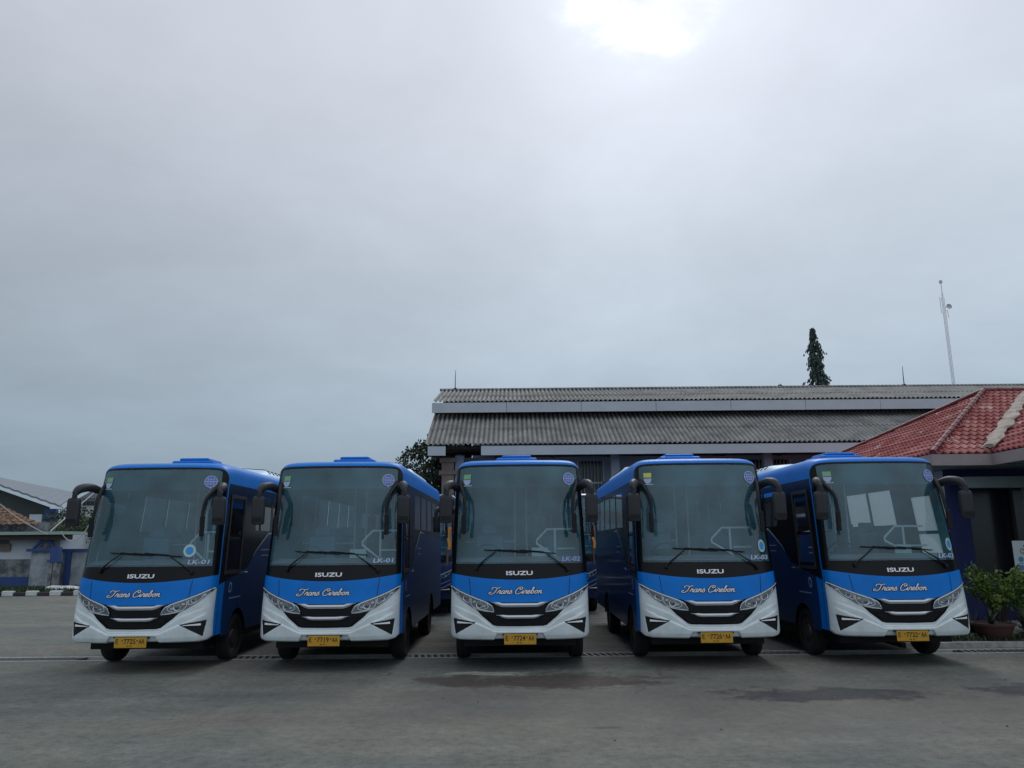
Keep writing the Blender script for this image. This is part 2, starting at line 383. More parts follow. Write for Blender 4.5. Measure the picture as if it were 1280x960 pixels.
def make_bus():
    root = empty('city_bus')
    P = lambda g, name, m, par=root, sm=True, **k: g.build(name, MT[m] if isinstance(m, str) else m, par, sm, **k)
    # --- shell: sides, roof, rear
    g = G()
    for sd in (-1, 1):
        side_strip(g, 0, .34, .5, lambda q: interp(BELT, q), sd, 8, 8)
        side_strip(g, 0, .055, lambda q: interp(BELT, q), 2.96, sd, 2, 16)
        side_strip(g, .055, 7, 2.89, 2.96, sd, 20, 1)
    S = [-1 + 2*i/60 for i in range(61)]
    S = sorted(set(S) | {s for k in (.975, .985, .992, .997, .9995) for s in (k, -k)})
    rows = []
    for j in range(9):
        t = j / 8; r = []
        for s in S:
            p0 = FP(s * W, zt(s)); z1 = zr(s); y1 = p0.y + .55
            c = Vector((s*W*TP(3.1), p0.y + .03, p0.z + (z1 - p0.z) * .95)); p1 = Vector((s*W*TP(3.1), y1, z1))
            r.append(p0*(1-t)**2 + c*2*t*(1-t) + p1*t*t)
        rows.append(r)
    for k in range(1, 13):
        r = []
        for s in S:
            y1 = FP(s*W, zt(s)).y + .55; y = y1 + (LEN - y1) * k/12; r.append(Vector((s*W*(TP(3.1) if abs(s) < 1 else TP(2.96)), y, zr(s) - .03 * smooth(4, 7, y) * (1 - abs(s)**13))))
        rows.append(r)
    g.grid(rows)
    # rear wall with window opening
    g.grid([[(-W, LEN, z), (W, LEN, z)] for z in (.46, 1.0, 1.75)])
    g.grid([[(-W*TP(2.6), LEN, 2.6), (W*TP(2.6), LEN, 2.6)], [(-W*TP(2.96), LEN, 2.96), (W*TP(2.96), LEN, 2.96)]])
    g.grid([[(s*W*TP(2.96), LEN, 2.96) for s in S], [(s*W*TP(2.96), LEN, zr(s) - .03 * (1 - abs(s)**13)) for s in S]])
    for sd in (-1, 1): g.grid([[(sd*.85, LEN, 1.75), (sd*W, LEN, 1.75)], [(sd*.85, LEN, 2.6), (sd*W*TP(2.6), LEN, 2.6)]])
    P(g, 'body_shell', 'blue')
    P(G().grid([[(-.85, LEN-.01, 1.75), (.85, LEN-.01, 1.75)], [(-.85, LEN-.01, 2.6), (.85, LEN-.01, 2.6)]]), 'rear_window', 'sideglass')
    for sd in (-1, 1): P(side_strip(G(), .34, 7, arch, lambda q: interp(BELT, q), sd, 160, 8), 'side_panel', 'shaded_blue')
    # underbody
    g = G(); g.box((-.86, .5, .30), (.86, 6.8, .52)); g.box((-.95, .45, .44), (.95, .7, .62)); P(g, 'chassis', 'blackm', sm=False)
    for sd in (-1, 1):
        for a in AX:
            g = G()
            yy = SP(a, .4, 1).y; pts = [(yy + .47*math.cos(t), .38 + .47*math.sin(t)) for t in [math.pi*i/16 for i in range(17)]]
            g.grid([[(sd*1.045, y, z) for y, z in pts], [(sd*.72, y, z) for y, z in pts]])
            g.poly([(sd*.72, y, z) for y, z in pts])
            P(g, 'wheel_arch', 'blackm')
    # --- side glazing
    panes = [(.30, .98, 2.02, 2.60), (.30, .98, 1.52, 1.97), (1.75, 2.72, 2.14, 2.78), (2.84, 3.82, 2.14, 2.78), (3.94, 4.92, 2.14, 2.78), (5.04, 6.02, 2.14, 2.78), (6.12, 6.85, 2.14, 2.78)]
    for sd in (-1, 1):
        g = G(); b = lambda q: interp(BELT, q)
        side_strip(g, .055, .30, b, 2.89, sd); side_strip(g, .98, 1.75, b, 2.89, sd)
        side_strip(g, .30, .98, b, 1.52, sd); side_strip(g, .30, .98, 1.97, 2.02, sd); side_strip(g, .30, .98, 2.60, 2.89, sd)
        for (a0, a1, l, h), nx in zip(panes[2:], [p[0] for p in panes[3:]] + [7.0]):
            side_strip(g, a0, a1, b, l, sd); side_strip(g, a0, a1, h, 2.89, sd); side_strip(g, a1, nx, b, 2.89, sd)
        P(g, 'window_surround', 'black')
        for a0, a1, l, h in panes:
            P(side_strip(G(), a0, a1, l, h, sd, 4, 1, -.004), 'side_window', 'sideglass')
        # door frame around the cab window
        g = G()
        for a0, a1, l, h in ((.24, .30, 1.42, 2.72), (.98, 1.04, 1.42, 2.72), (.30, .98, 2.66, 2.72), (.30, .98, 1.42, 1.47)):
            side_strip(g, a0, a1, l, h, sd, 2, 1, .008)
        P(g, 'cab_window_frame', 'mirror_shell', sm=False, solid=.01)
        # white swoosh on the belt
        g = G()
        sw = lambda q: interp(BELT, q) + .012
        side_strip(g, 1.72, 2.62, sw, lambda q: sw(q) + .014 + .02*smooth(1.7, 2.4, q), sd, 20, 1, .006)
        side_strip(g, 2.62, 3.3, sw, lambda q: sw(q) + .03*(1 - (q-2.62)/.75), sd, 12, 1, .006)
        P(g, 'belt_stripe', 'sticker_white', sm=False)
        g = G()
        for (q0, q1, z_) in ((2.15, 2.75, 1.80), (2.2, 2.7, 1.70), (.62, 1.2, 1.035)):
            g = side_strip(G(), q0, q1, z_ - .016, z_, sd, 4, 1, .006); P(g, 'side_marking', 'sticker_pale', sm=False)
        g = G(); n = 18
        c = [SP(.62 + .075*math.cos(2*math.pi*k/n), 1.2 + .085*math.sin(2*math.pi*k/n), sd, .006) for k in range(n)]; c2 = [SP(.62 + .05*math.cos(2*math.pi*k/n), 1.2 + .06*math.sin(2*math.pi*k/n), sd, .006) for k in range(n)]
        P(g.grid([c, c2], True), 'side_emblem', 'sticker_pale', sm=False)
        g = G().tube([SP(1.2, 1.42, sd, .03), SP(1.34, 1.42, sd, .03)], .014); P(g, 'door_handle', 'chrome')
        g = G(); side_strip(g, 1.07, 1.082, .86, 2.8, sd, 2, 1, .003); side_strip(g, .10, .112, .5, 1.25, sd, 2, 1, .003); P(g, 'door_seam', 'blackm', sm=False)
    # --- front
    g = G(); front_strip(g, 0, 1.046, .46, lambda a: 1.60, 30, 10, -.035, 'full'); P(g, 'front_backing', 'blackm')
    g = G(); front_strip(g, 0, 1.05, BB, BT, 34, 8, lambda x, z: .006 * smooth(1.05, 1.0, abs(x)), 'full', extra=(.4, .55, .74, .9)); fp = P(g, 'front_panel', 'blue')
    for sd in (-1, 1):
        g = G()
        pts = [(sd*(.735 + .07*(z-1.1)/.25*-0 + (z - 1.09)*.10), z) for z in (1.10, 1.16, 1.22, 1.28, 1.355)]
        g.grid([[FP(x-.004, z, .009), FP(x+.004, z, .009)] for x, z in pts])
        P(g, 'panel_seam', 'blackm', fp, sm=False)
    g = G(); front_strip(g, 0, 1.05, BT, lambda a: 1.562, 34, 4, lambda x, z: .002 * smooth(1.05, 1.0, abs(x)), 'full'); cowl = P(g, 'cowl', 'black')
    g = G(); front_strip(g, 0, .985, 1.562, lambda a: min(3.105, zt(a/W) - .03), 34, 14, -.004, 'full'); P(g, 'windshield', 'wind')
    g = G(); front_strip(g, 0, .985, 2.76, lambda a: min(3.103, zt(a/W) - .031), 34, 5, -.012, 'full'); P(g, 'tint_band', 'band')
    g = G(); front_strip(g, 0, 1.05, lambda a: min(3.105, zt(a/W) - .03), lambda a: zt(a/W), 34, 2, .0015, 'full')
    for mr in (None, 'neg'): front_strip(g, .985, 1.05, 1.562, lambda a: zt(a/W) - .03, 2, 16, .0, mr)
    P(g, 'windshield_surround', 'black')
    # bumper
    g = G()
    def bup(a): return interp(GL, a) if a <= .66 else interp([(.66, .895), (.72, .922), (.88, 1.03), (1.03, 1.185), (1.05, 1.215)], a)
    front_strip(g, 0, 1.05, lambda a: .447 + .075*max(0, (a-.90)/.15)**2.5, bup, 110, 44, bumper_off, 'full', extra=(.34, .4, .56, .66))
    X = xs_between(0, 1.05, 30); X = [-x for x in X[::-1] if x > 0] + X
    bl = lambda x: .447 + .075*max(0, (abs(x)-.90)/.15)**2.5
    g.grid([[FP(x, bl(x), bumper_off(x, bl(x))) for x in X], [FP(x, bl(x), bumper_off(x, bl(x))) + Vector((0, .10, -.01)) for x in X]])
    bum = P(g, 'bumper', 'white')
    for sd in (-1, 1):
        # fog lamp pod
        c = Vector((sum(t[0] for t in FOG)/3, sum(t[1] for t in FOG)/3))
        g = G(); n = 8; rows = []
        T = [Vector(t) * .96 + c * .04 for t in FOG]
        for i in range(n + 1):
            u = i / n; A = T[0].lerp(T[1], u); B = T[0].lerp(T[2], u); rows.append([FP(sd*(A.lerp(B, k/6)).x, A.lerp(B, k/6).y, .006) for k in range(7)])
        g.grid(rows); pod = P(g, 'fog_lamp', 'blackm', sm=False)
        g = G(); A0, A1 = Vector((.70, .692)), Vector((.93, .712)); rows = []
        for i in range(9):
            u = i/8; a = A0.lerp(A1, u); h = .008 + .022*u; rows.append([FP(sd*a.x, a.y, .014), FP(sd*a.x, a.y - h, .018)])
        g.grid(rows); P(g, 'lamp_strip', 'fog', pod, sm=False, solid=.006)
    # grille
    g = G(); up = [(0, .99), (.36, .99), (.375, .86), (.5, .86), (.66, .90)]
    front_strip(g, 0, .66, lambda a: interp(GL, a) - .004, up, 24, 6, -.012, 'full', extra=(.34, .36, .375, .4, .5, .56)); gr = P(g, 'grille', 'black')
    g = G()
    for k in range(7):
        z = .668 + k*.016; b = .36 + (z - .66)*.9; g.grid([[FP(-b + 2*b*i/20, z, -.002) for i in range(21)], [FP(-b + 2*b*i/20, z + .005, -.006) for i in range(21)]])
    for k in range(6):
        z = .815 + k*.015; b = .33; g.grid([[FP(-b + 2*b*i/20, z, -.002) for i in range(21)], [FP(-b + 2*b*i/20, z + .005, -.006) for i in range(21)]])
    P(g, 'grille_slats', 'blackm', gr, sm=False)
    def bar(z_hi, z_lo, b0, b1, drop):
        # a winged bar: thin at the ends, deep in the middle
        g = G(); X = [-b0 + 2*b0*i/40 for i in range(41)]; rows = [[], [], []]
        for x in X:
            a = abs(x); e = smooth(b0, b1, a); dz = drop * smooth(b0*.35, b1, a) if False else 0
            top = z_hi - drop * smooth(b1 + .03, b1 - .05, a); bot = top - (.006 + (z_hi - z_lo) * e)
            rows[0].append(FP(x, top, .012)); rows[1].append(FP(x, (top+bot)/2, .030)); rows[2].append(FP(x, bot, .012))
        g.grid(rows); return P(g, 'chrome_bar', 'silver', gr)
    bar(.992, .945, .44, .30, .018); bar(.808, .768, .35, .22, .006)
    # headlights
    for sd in (-1, 1):
        mr = 'neg' if sd < 0 else None
        g = G(); front_strip(g, .375, 1.05, HB, HT, 30, 5, lambda x, z: -.004 * smooth(1.05, 1.02, abs(x)), mr, extra=(.42, .5, .55, .62, .72, .74, .88, .9, 1.03)); hl = P(g, 'headlight', 'lamp_dark')
        g = G()
        front_strip(g, .385, 1.045, lambda a: interp(HT, a) - .016, HT, 24, 1, .012, mr)                     # bright upper rim
        front_strip(g, .385, .70, HB, lambda a: interp(HB, a) + .02 - .016*min(1, abs(a-.5)/.2), 14, 1, .010, mr)
        # U shaped light guides
        def path(pts, hw):
            P2 = catmull([(p[0], p[1], 0) for p in pts], 5); rows = []
            for i, p in enumerate(P2):
                a, b = P2[max(i-1, 0)], P2[min(i+1, len(P2)-1)]; dd = (b - a).normalized(); nn = Vector((-dd.y, dd.x, 0))
                rows.append([FP(sd*(p + nn*hw).x, (p + nn*hw).y, .013), FP(sd*(p - nn*hw).x, (p - nn*hw).y, .013)])
            g.grid(rows)
        path([(.50, .985), (.47, .92), (.56, .888), (.66, .91), (.72, .96), (.725, 1.045)], .006)
        path([(.745, 1.06), (.75, .99), (.82, 1.01), (.90, 1.07), (.93, 1.14)], .006)
        P(g, 'light_guide', 'fog', hl, sm=False)
        for cx, cz, r in ((.60, .955, .045), (.81, 1.055, .034)):
            g = G()
            c = FP(sd*cx, cz, 0); nrm = (FP(sd*cx, cz, 1) - c).normalized(); M4 = Matrix.Translation(c) @ nrm.to_track_quat('Z', 'Y').to_matrix().to_4x4()
            g.lathe([(r*1.25, .004), (r*1.18, .014), (r, .012), (r*.92, .004), (r*.72, -.001)], M4, 20); P(g, 'reflector', 'chrome', hl)
            g = G().lathe([(r*.72, .0), (r*.66, .014), (r*.4, .024), (.0005, .028)], M4, 16); P(g, 'projector_lens', 'bulb', hl)
        for cx, cz in ((.53, .935), (.68, 1.0), (.945, 1.13)):
            g = G(); c = FP(sd*cx, cz, .002); nrm = (FP(sd*cx, cz, 1) - c).normalized(); M4 = Matrix.Translation(c) @ nrm.to_track_quat('Z', 'Y').to_matrix().to_4x4()
            g.box((-.022, -.014, 0), (.022, .014, .012), M4); P(g, 'reflector', 'silver', hl, sm=False)
        g = G(); front_strip(g, .38, 1.048, HB, HT, 30, 4, lambda x, z: .020 * smooth(1.05, 1.0, abs(x)), mr); P(g, 'lamp_cover', 'lens', hl)
    # maker lettering
    V, Fs = text_geo('ISUZU', .062, .022, .40)
    g = G(); g.v = [tuple(FP(v.x, 1.418 + v.y, .012)) for v in V]; g.f = Fs; o = g.build('maker_lettering', MT['letter'], cowl); o.modifiers.new('s', 'SOLIDIFY').thickness = .008
    # script
    st = script_strokes('Trans Cirebon', .0, 1.115, .80, .047)
    sc = ribbon(st, .0155, .010, .00001).build('script_outline', MT['blackm'], fp); ribbon(st, .0062, .014, .00001).build('script_lettering', MT['script_fill'], fp)
    # wipers
    def wiper(p0, p1, b0, b1):
        g = G(); g.tube([FP(*p0, .03), FP(p0[0]*.5+p1[0]*.5, p0[1]*.5+p1[1]*.5, .055), FP(*p1, .045)], [.016, .012, .008], 6)
        g.lathe([(.028, 0), (.028, .05), (.001, .055)], Matrix.Translation(FP(*p0, 0)) @ Matrix.Rotation(R(90), 4, 'X'), 12)
        wp = P(g, 'wiper', 'blackm'); g = G(); n = 8
        g.tube([FP(b0[0] + (b1[0]-b0[0])*i/n, b0[1] + (b1[1]-b0[1])*i/n, .022) for i in range(n+1)], [(.010, .010)]*(n+1), 6)
        g.tube([FP(b0[0] + (b1[0]-b0[0])*i/n, b0[1] + (b1[1]-b0[1])*i/n + .012, .035) for i in range(2, n-1)], .006, 6)
        P(g, 'wiper_blade', 'blackm', wp)
    wiper((-.66, 1.50), (-.36, 1.745), (-.54, 1.772), (.14, 1.728)); wiper((.74, 1.47), (.40, 1.705), (-.18, 1.768), (.56, 1.708))
    # mirrors
    for sd in (-1, 1):
        g = G(); pts = catmull([(sd*.93, .72, 2.72), (sd*.98, .60, 2.76), (sd*1.05, .38, 2.81), (sd*1.10, .18, 2.775), (sd*1.115, .09, 2.70), (sd*1.118, .08, 2.60)], 5)
        n = len(pts); g.tube(pts, [(.036 + .034*math.sin(math.pi*min(1, i/(n*.8))), .040 + .030*math.sin(math.pi*i/n)) for i in range(n)], 10)
        m = P(g, 'side_mirror', 'mirror_shell')
        rows = []
        for z, k in ((2.19, .55), (2.195, .82), (2.21, .95), (2.25, 1), (2.56, 1.0), (2.60, .95), (2.622, .8), (2.63, .5)):
            rows.append([(sd*1.118 + .098*k*math.copysign(abs(math.cos(t))**.45, math.cos(t)), .09 + .055*k*math.copysign(abs(math.sin(t))**.6, math.sin(t)), z) for t in [2*math.pi*i/24 for i in range(24)]])
        g = G(); g.grid(rows, True); g.poly(rows[0][::-1]); g.poly(rows[-1]); P(g, 'mirror_housing', 'mirror_shell', m)
        g = G().grid([[(sd*1.118 - .08, .1475, z), (sd*1.118 + .08, .1475, z)] for z in (2.23, 2.59)]); P(g, 'mirror_glass', 'chrome', m, sm=False)
        g = G().box((sd*1.118 - .075, .028, 2.24), (sd*1.118 + .075, .033, 2.30)); P(g, 'mirror_trim', 'blackm', m, sm=False)
        g = G(); pts = catmull([(sd*.925, .68, 2.92), (sd*.90, .45, 2.76), (sd*.85, .25, 2.60), (sd*.835, .18, 2.42), (sd*.84, .15, 2.30)], 5); n = len(pts)
        g.tube(pts, [.036 - .016*i/n for i in range(n)], 8); m = P(g, 'close_view_mirror', 'blackm')
        g = G().box((sd*.85 - .034, .12, 2.02), (sd*.85 + .034, .165, 2.33)); bevel(P(g, 'mirror_housing', 'blackm', m, sm=False), .012)
    # wheels
    for a in AX:
        for sd in (-1, 1): build_wheel(root, sd*.915, SP(a, .4, 1).y, sd)
    # roof
    g = G().box((-.38, 1.75, 3.235), (.34, 2.60, 3.385)); hatch = bevel(P(g, 'roof_hatch', 'blue', sm=False), .03)
    g = G().box((-.28, 1.82, 3.385), (.24, 2.50, 3.44)); bevel(P(g, 'hatch_lid', 'blue', hatch, sm=False), .03)
    g = G(); rows = []
    for x, z in ((-.95, 3.10), (-.90, 3.24), (-.78, 3.345), (-.4, 3.375), (.4, 3.375), (.78, 3.345), (.90, 3.24), (.95, 3.10)): rows.append([(x*.93, 3.05, z - .08), (x, 3.3, z), (x, 5.0, z), (x*.93, 5.25, z - .08)])
    g.grid(rows); acu = P(g, 'air_conditioner', 'ac')
    for k in range(6):
        y = 3.45 + k*.26; P(G().tube([(-.86, y, 3.286), (-.74, y, 3.362), (-.4, y, 3.385), (.4, y, 3.385), (.74, y, 3.362), (.86, y, 3.286)], .014, 6), 'vent_slat', 'blackm', acu)
    for sd in (-1, 1):
        M4 = Matrix.Translation((sd*.80, .87, 3.185)) @ Matrix.Rotation(R(0), 4, 'X'); g = G().lathe([(.045, -.02), (.04, .02), (.02, .035), (.001, .037)], M4, 12); P(g, 'marker_lamp', 'marker')
    # cabin
    g = G(); g.grid([[(-1.0, .55, .95), (1.0, .55, .95)], [(-1.0, 6.95, .95), (1.0, 6.95, .95)]]); P(g, 'cabin_floor', 'floor_in', sm=False)
    g = G(); g.grid([[(-.96, .95, 3.04), (0, .95, 3.12), (.96, .95, 3.04)], [(-.96, 6.9, 3.04), (0, 6.9, 3.12), (.96, 6.9, 3.04)]])
    g.grid([[(-1.0, 6.93, .95), (1.0, 6.93, .95)], [(-1.0, 6.93, 1.8), (1.0, 6.93, 1.8)]])
    for sd in (-1, 1): g.grid([[(sd*1.02, .7, .95), (sd*1.02, 6.9, .95)], [(sd*1.02, .7, 1.24), (sd*1.02, 6.9, 1.24)]])
    P(g, 'cabin_lining', 'cabin', sm=False)
    rows = []
    for y_, z in ((-.02, 1.50), (.03, 1.60), (.15, 1.645), (.50, 1.66), (.58, 1.63), (.60, 1.3), (.62, .96)):
        rows.append([(x, (prof(1.56) + bul(x/W) + .04 if y_ < .1 else .45) + max(0, y_) if y_ < .1 else .35 + y_ , z) for x in [-.98 + 1.96*i/20 for i in range(21)]])
    g = G().grid(rows); ds = P(g, 'dashboard', 'dash')
    g = G().box((-.72, .62, 1.645), (-.28, .80, 1.76)); bevel(P(g, 'instrument_hood', 'blackm', ds, sm=False), .03)
    M4 = Matrix.Translation((-.5, 1.06, 1.68)) @ Matrix.Rotation(R(-55), 4, 'X'); n = 28; pts = [M4 @ Vector((.21*math.cos(2*math.pi*k/n), .21*math.sin(2*math.pi*k/n), 0)) for k in range(n+1)]
    g = G().tube(pts, .016, 6); g.tube([M4 @ Vector((-.2, 0, 0)), M4 @ Vector((.2, 0, 0))], .014, 6); g.tube([M4 @ Vector((0, 0, 0)), M4 @ Vector((0, 0, -.35))], .03, 6); P(g, 'steering_wheel', 'blackm')
    def seat(x, y, w_=.44):
        g = G(); g.box((x-w_/2, y, 1.30), (x+w_/2, y+.45, 1.42)); g.box((x-w_/2+.02, y+.40, 1.42), (x+w_/2-.02, y+.52, 2.02)); g.box((x-.06, y+.12, .95), (x+.06, y+.35, 1.30))
        s = bevel(P(g, 'seat', 'seat', sm=False), .04); g = G().box((x-.13, y+.42, 2.03), (x+.13, y+.50, 2.20)); bevel(P(g, 'headrest', 'seat', s, sm=False), .03)
    seat(-.5, 1.25, .5)
    for k in range(5):
        y = 2.35 + k*.85
        seat(-.76, y); seat(-.29, y)
        seat(.74, y)
    # handrails
    g = G(); r = .019
    g.tube([(.30, 1.15, 1.92), (.47, 1.12, 2.10), (.92, 1.10, 2.10)], r, 6); g.tube([(.30, 1.15, 1.92), (.30, 1.15, 1.86), (.62, .95, 1.64)], r, 6); g.tube([(.60, 1.12, .95), (.60, 1.12, 2.10)], r, 6)
    g.tube([(.62, 1.02, 1.78), (.92, 1.02, 1.78)], r*.8, 6)
    P(g, 'entry_rail', 'steel')
    for x, y in ((.15, 2.2), (-.06, 2.25), (.44, 3.6)): P(G().tube([(x, y, .95), (x, y, 3.08)], .016, 6), 'grab_pole', 'steel')
    P(G().tube([(-.98, 2.22, 1.9), (-.06, 2.22, 1.9)], .014, 6), 'partition_rail', 'steel')
    P(G().box((-.98, 2.20, .95), (-.10, 2.215, 1.86)), 'partition', 'cabin', sm=False)
    P(G().box((.2, .62, 1.66), (.46, .645, 1.80)), 'dashboard_card', 'sticker_white', sm=False)
    # stickers on the windscreen
    g = G(); b = (-.86, 2.93)
    g.grid([[FP(x, z, .004) for x in (-.91, -.87, -.83, -.79)] for z in (2.90, 2.98)]); s1 = P(g, 'badge_sticker', 'sticker_green', sm=False)
    n = 12; g = G().poly([FP(-.85 + .06*math.cos(t), 2.89 + .09*math.sin(t), .005) for t in [math.pi + math.pi*i/n for i in range(n+1)]]); P(g, 'badge_shield', 'sticker_pale', s1, sm=False)
    P(G().grid([[FP(x, z, .004) for x in (-.92, -.85, -.77)] for z in (2.785, 2.797)]), 'badge_caption', 'sticker_white', s1, sm=False)
    cx, cz = .835, 2.90; s2 = P(disc_front(cx, cz, .10, .003, 0, .95), 'transport_emblem', 'sticker_blue')
    g = G(); rows = [[FP(cx + rr*.95*math.cos(2*math.pi*k/28), cz + rr*math.sin(2*math.pi*k/28), .006) for k in range(28)] for rr in (.10, .088)]; g.grid(rows, True)
    g.grid([[FP(x, z, .006) for x in (cx-.09, cx, cx+.09)] for z in (cz-.006, cz+.006)])
    for dx in (-.04, .04, 0): g.grid([[FP(cx+dx+o, z, .006) for o in (-.004, .004)] for z in (cz-.055-abs(dx)*.0, cz, cz+.06)])
    g.grid([[FP(x, z, .006) for x in (cx-.06, cx, cx+.06)] for z in (cz+.035, cz+.043)]); g.grid([[FP(x, z, .006) for x in (cx-.06, cx, cx+.06)] for z in (cz-.045, cz-.037)])
    g.poly([FP(cx-.012, cz-.098, .006), FP(cx+.012, cz-.098, .006), FP(cx, cz-.125, .006)])
    P(g, 'emblem_lines', 'sticker_pale', s2, sm=False)
    # licence plate holder
    P(G().box((-.26, -.045, .52), (.26, -.0, .545)), 'plate_bracket', 'blackm', sm=False)
    return root

def kids(o): return [c for c in bpy.data.objects if c.parent == o]
def copy_tree(o, parent=None):
    c = o.copy(); col.objects.link(c)
    if parent: c.parent = parent
    for ch in kids_map.get(o.name, []): copy_tree(ch, c)
    return c
def front_text(root, s, size, width, cx, cz, m, name, off, bold=0.0, skew=0.0, parent=None, flat=None):
    V, Fs = text_geo(s, size, bold, width); g = G()
    g.v = [tuple(FP(cx + v.x + v.y*skew, cz + v.y, off)) if flat is None else (cx + v.x, flat, cz + v.y) for v in V]; g.f = Fs
    return g.build(name, MT[m], parent or root)

bus0 = make_bus()
kids_map = {}
for o in bpy.data.objects:
    if o.parent: kids_map.setdefault(o.parent.name, []).append(o)
BUSES = [  # x, y, yaw, plate, code, round sticker, badge yellow, label
 (-5.73, 12.14, .3, ('7725', 'AA'), 'LK-01', .66, False, 'blue and white city bus with plate E 7725 AA, leftmost of the five in front'),
 (-2.83, 12.14, -.2, ('7719', 'AA'), 'LK-01', None, False, 'blue and white city bus with plate E 7719 AA, second from the left in front'),
 (.12, 12.14, 0, ('7724', 'AA'), 'LK-02', None, False, 'blue and white city bus with plate E 7724 AA, middle of the front row'),
 (3.07, 12.14, -.3, ('7726', 'AA'), 'LK-03', .915, True, 'blue and white city bus with plate E 7726 AA and a yellow topped badge'),
 (6.01, 12.14, .25, ('7722', 'AA'), 'LK-03', .90, False, 'blue and white city bus with plate E 7722 AA, nearest the red tiled office'),
]
buses = []
for i, (x, y, yaw, pl, code, rs, yel, lab) in enumerate(BUSES):
    b = bus0 if i == 0 else copy_tree(bus0)
    b.location = (x - .03, y, 0); b.rotation_euler.z = R(yaw); b.scale = (1.022, 1, 1); tag(b, lab, 'bus', 'city buses parked side by side in the front row'); buses.append(b)
for b, (x, y, yaw, pl, code, rs, yel, lab) in zip(buses, BUSES):
    p = bevel(G().box((-.235, -.062, .385), (.235, -.052, .535)).build('licence_plate', MT['plate'], b), .004)
    for s, cx, wd in (('E', -.195, .035), ('•' if False else pl[0], -.01, .17), (pl[1], .165, .085)):
        V, Fs = text_geo(s, .072, .012, wd); g = G(); g.v = [(cx + v.x, -.0645, .478 + v.y) for v in V]; g.f = Fs; g.build('plate_lettering', MT['ink'], p)
    g = G()
    for cx in (-.118, .100): g.box((cx-.008, -.0655, .482), (cx+.008, -.062, .498))
    for cx in (-.045, -.03, .0, .015): g.box((cx-.004, -.0655, .405), (cx+.004, -.062, .42))
    g.build('plate_bolts', MT['ink'], p)
    fill = 'sticker_white' if code != 'LK-02' and i else 'sticker_pale'
    V, Fs = text_geo(code, .080, .055, .30); g = G(); g.v = [tuple(FP(.80 + v.x + v.y*.2, 1.625 + v.y, .004)) for v in V]; g.f = Fs; cs = g.build('route_code', MT['sticker_blue'], b)
    V, Fs = text_geo(code, .068, .015, .28); g = G(); g.v = [tuple(FP(.80 + v.x + v.y*.2, 1.625 + v.y, .008)) for v in V]; g.f = Fs; g.build('route_code_fill', MT[fill], cs)
    if rs:
        o = disc_front(rs - .05 if rs > .9 else rs, 1.80, .098, .004, 0, .9 if rs < .9 else .6).build('round_sticker', MT['sticker_white'], b)
        disc_front(rs - .05 if rs > .9 else rs, 1.80, .062, .008, 0, .9 if rs < .9 else .6).build('sticker_emblem', MT['sticker_cyan'], o)
    if yel:
        G().grid([[FP(x_, z, .009) for x_ in (-.91, -.87, -.83, -.79)] for z in (2.905, 2.98)]).build('badge_top', MT['sticker_yellow'], b)

for c in [o for o in bpy.data.objects if o.parent == buses[4] and o.name.startswith('side_window') and not o.name.startswith('side_window_')]:
    if sum(v.co.x for v in c.data.vertices) > 0: c.data = c.data.copy(); c.data.materials[0] = MT['bright_pane' if max(v.co.y for v in c.data.vertices) < 4.4 else 'clearglass']
# second row: two darker coaches seen through the gaps
for (x, y, lab) in ((-2.66, 20.9, 'dark blue coach with orange stripe, seen between the buses plated 7719 and 7724'), (1.28, 21.1, 'dark blue coach with orange stripe, seen between the buses plated 7724 and 7726')):
    b = copy_tree(bus0); b.location = (x, y, 0); b.rotation_euler.z = 0; tag(b, lab, 'bus', 'dark blue coaches in the second row')
    for c in kids_all(b) if False else []: pass
    second = [o for o in bpy.data.objects if o.parent == b]
    for c in second:
        if c.name.split('.')[0] in ('front_panel', 'bumper', 'body_shell', 'side_panel'):
            c.data = c.data.copy(); c.data.materials[0] = MT['navy']
            if c.name.startswith('front_panel'):
                for q in [o for o in bpy.data.objects if o.parent == c]:
                    if 'script' in q.name: bpy.data.objects.remove(q)
    for sd in (-1, 1):
        g = G(); rows = []
        for i in range(9):
            z = 1.72 + i*.075; rows.append([FP(sd*(.86 + .02*math.sin(i)), z, .02), FP(sd*1.04, z, .012)])
        for q in (0.0, .2):
            pass
        g.grid(rows); g.build('orange_stripe', MT['orange'], b)
        G().grid([[FP(sd*.84, z, .02), FP(sd*1.04, z, .012)] for z in (1.3, 1.4, 1.5, 1.6, 1.69)]).build('brown_stripe', MT['marker'], b)

for b in (buses[0], buses[3]):
    for c in [o for o in bpy.data.objects if o.parent == b and o.name.startswith('dashboard_card')]: bpy.data.objects.remove(c)
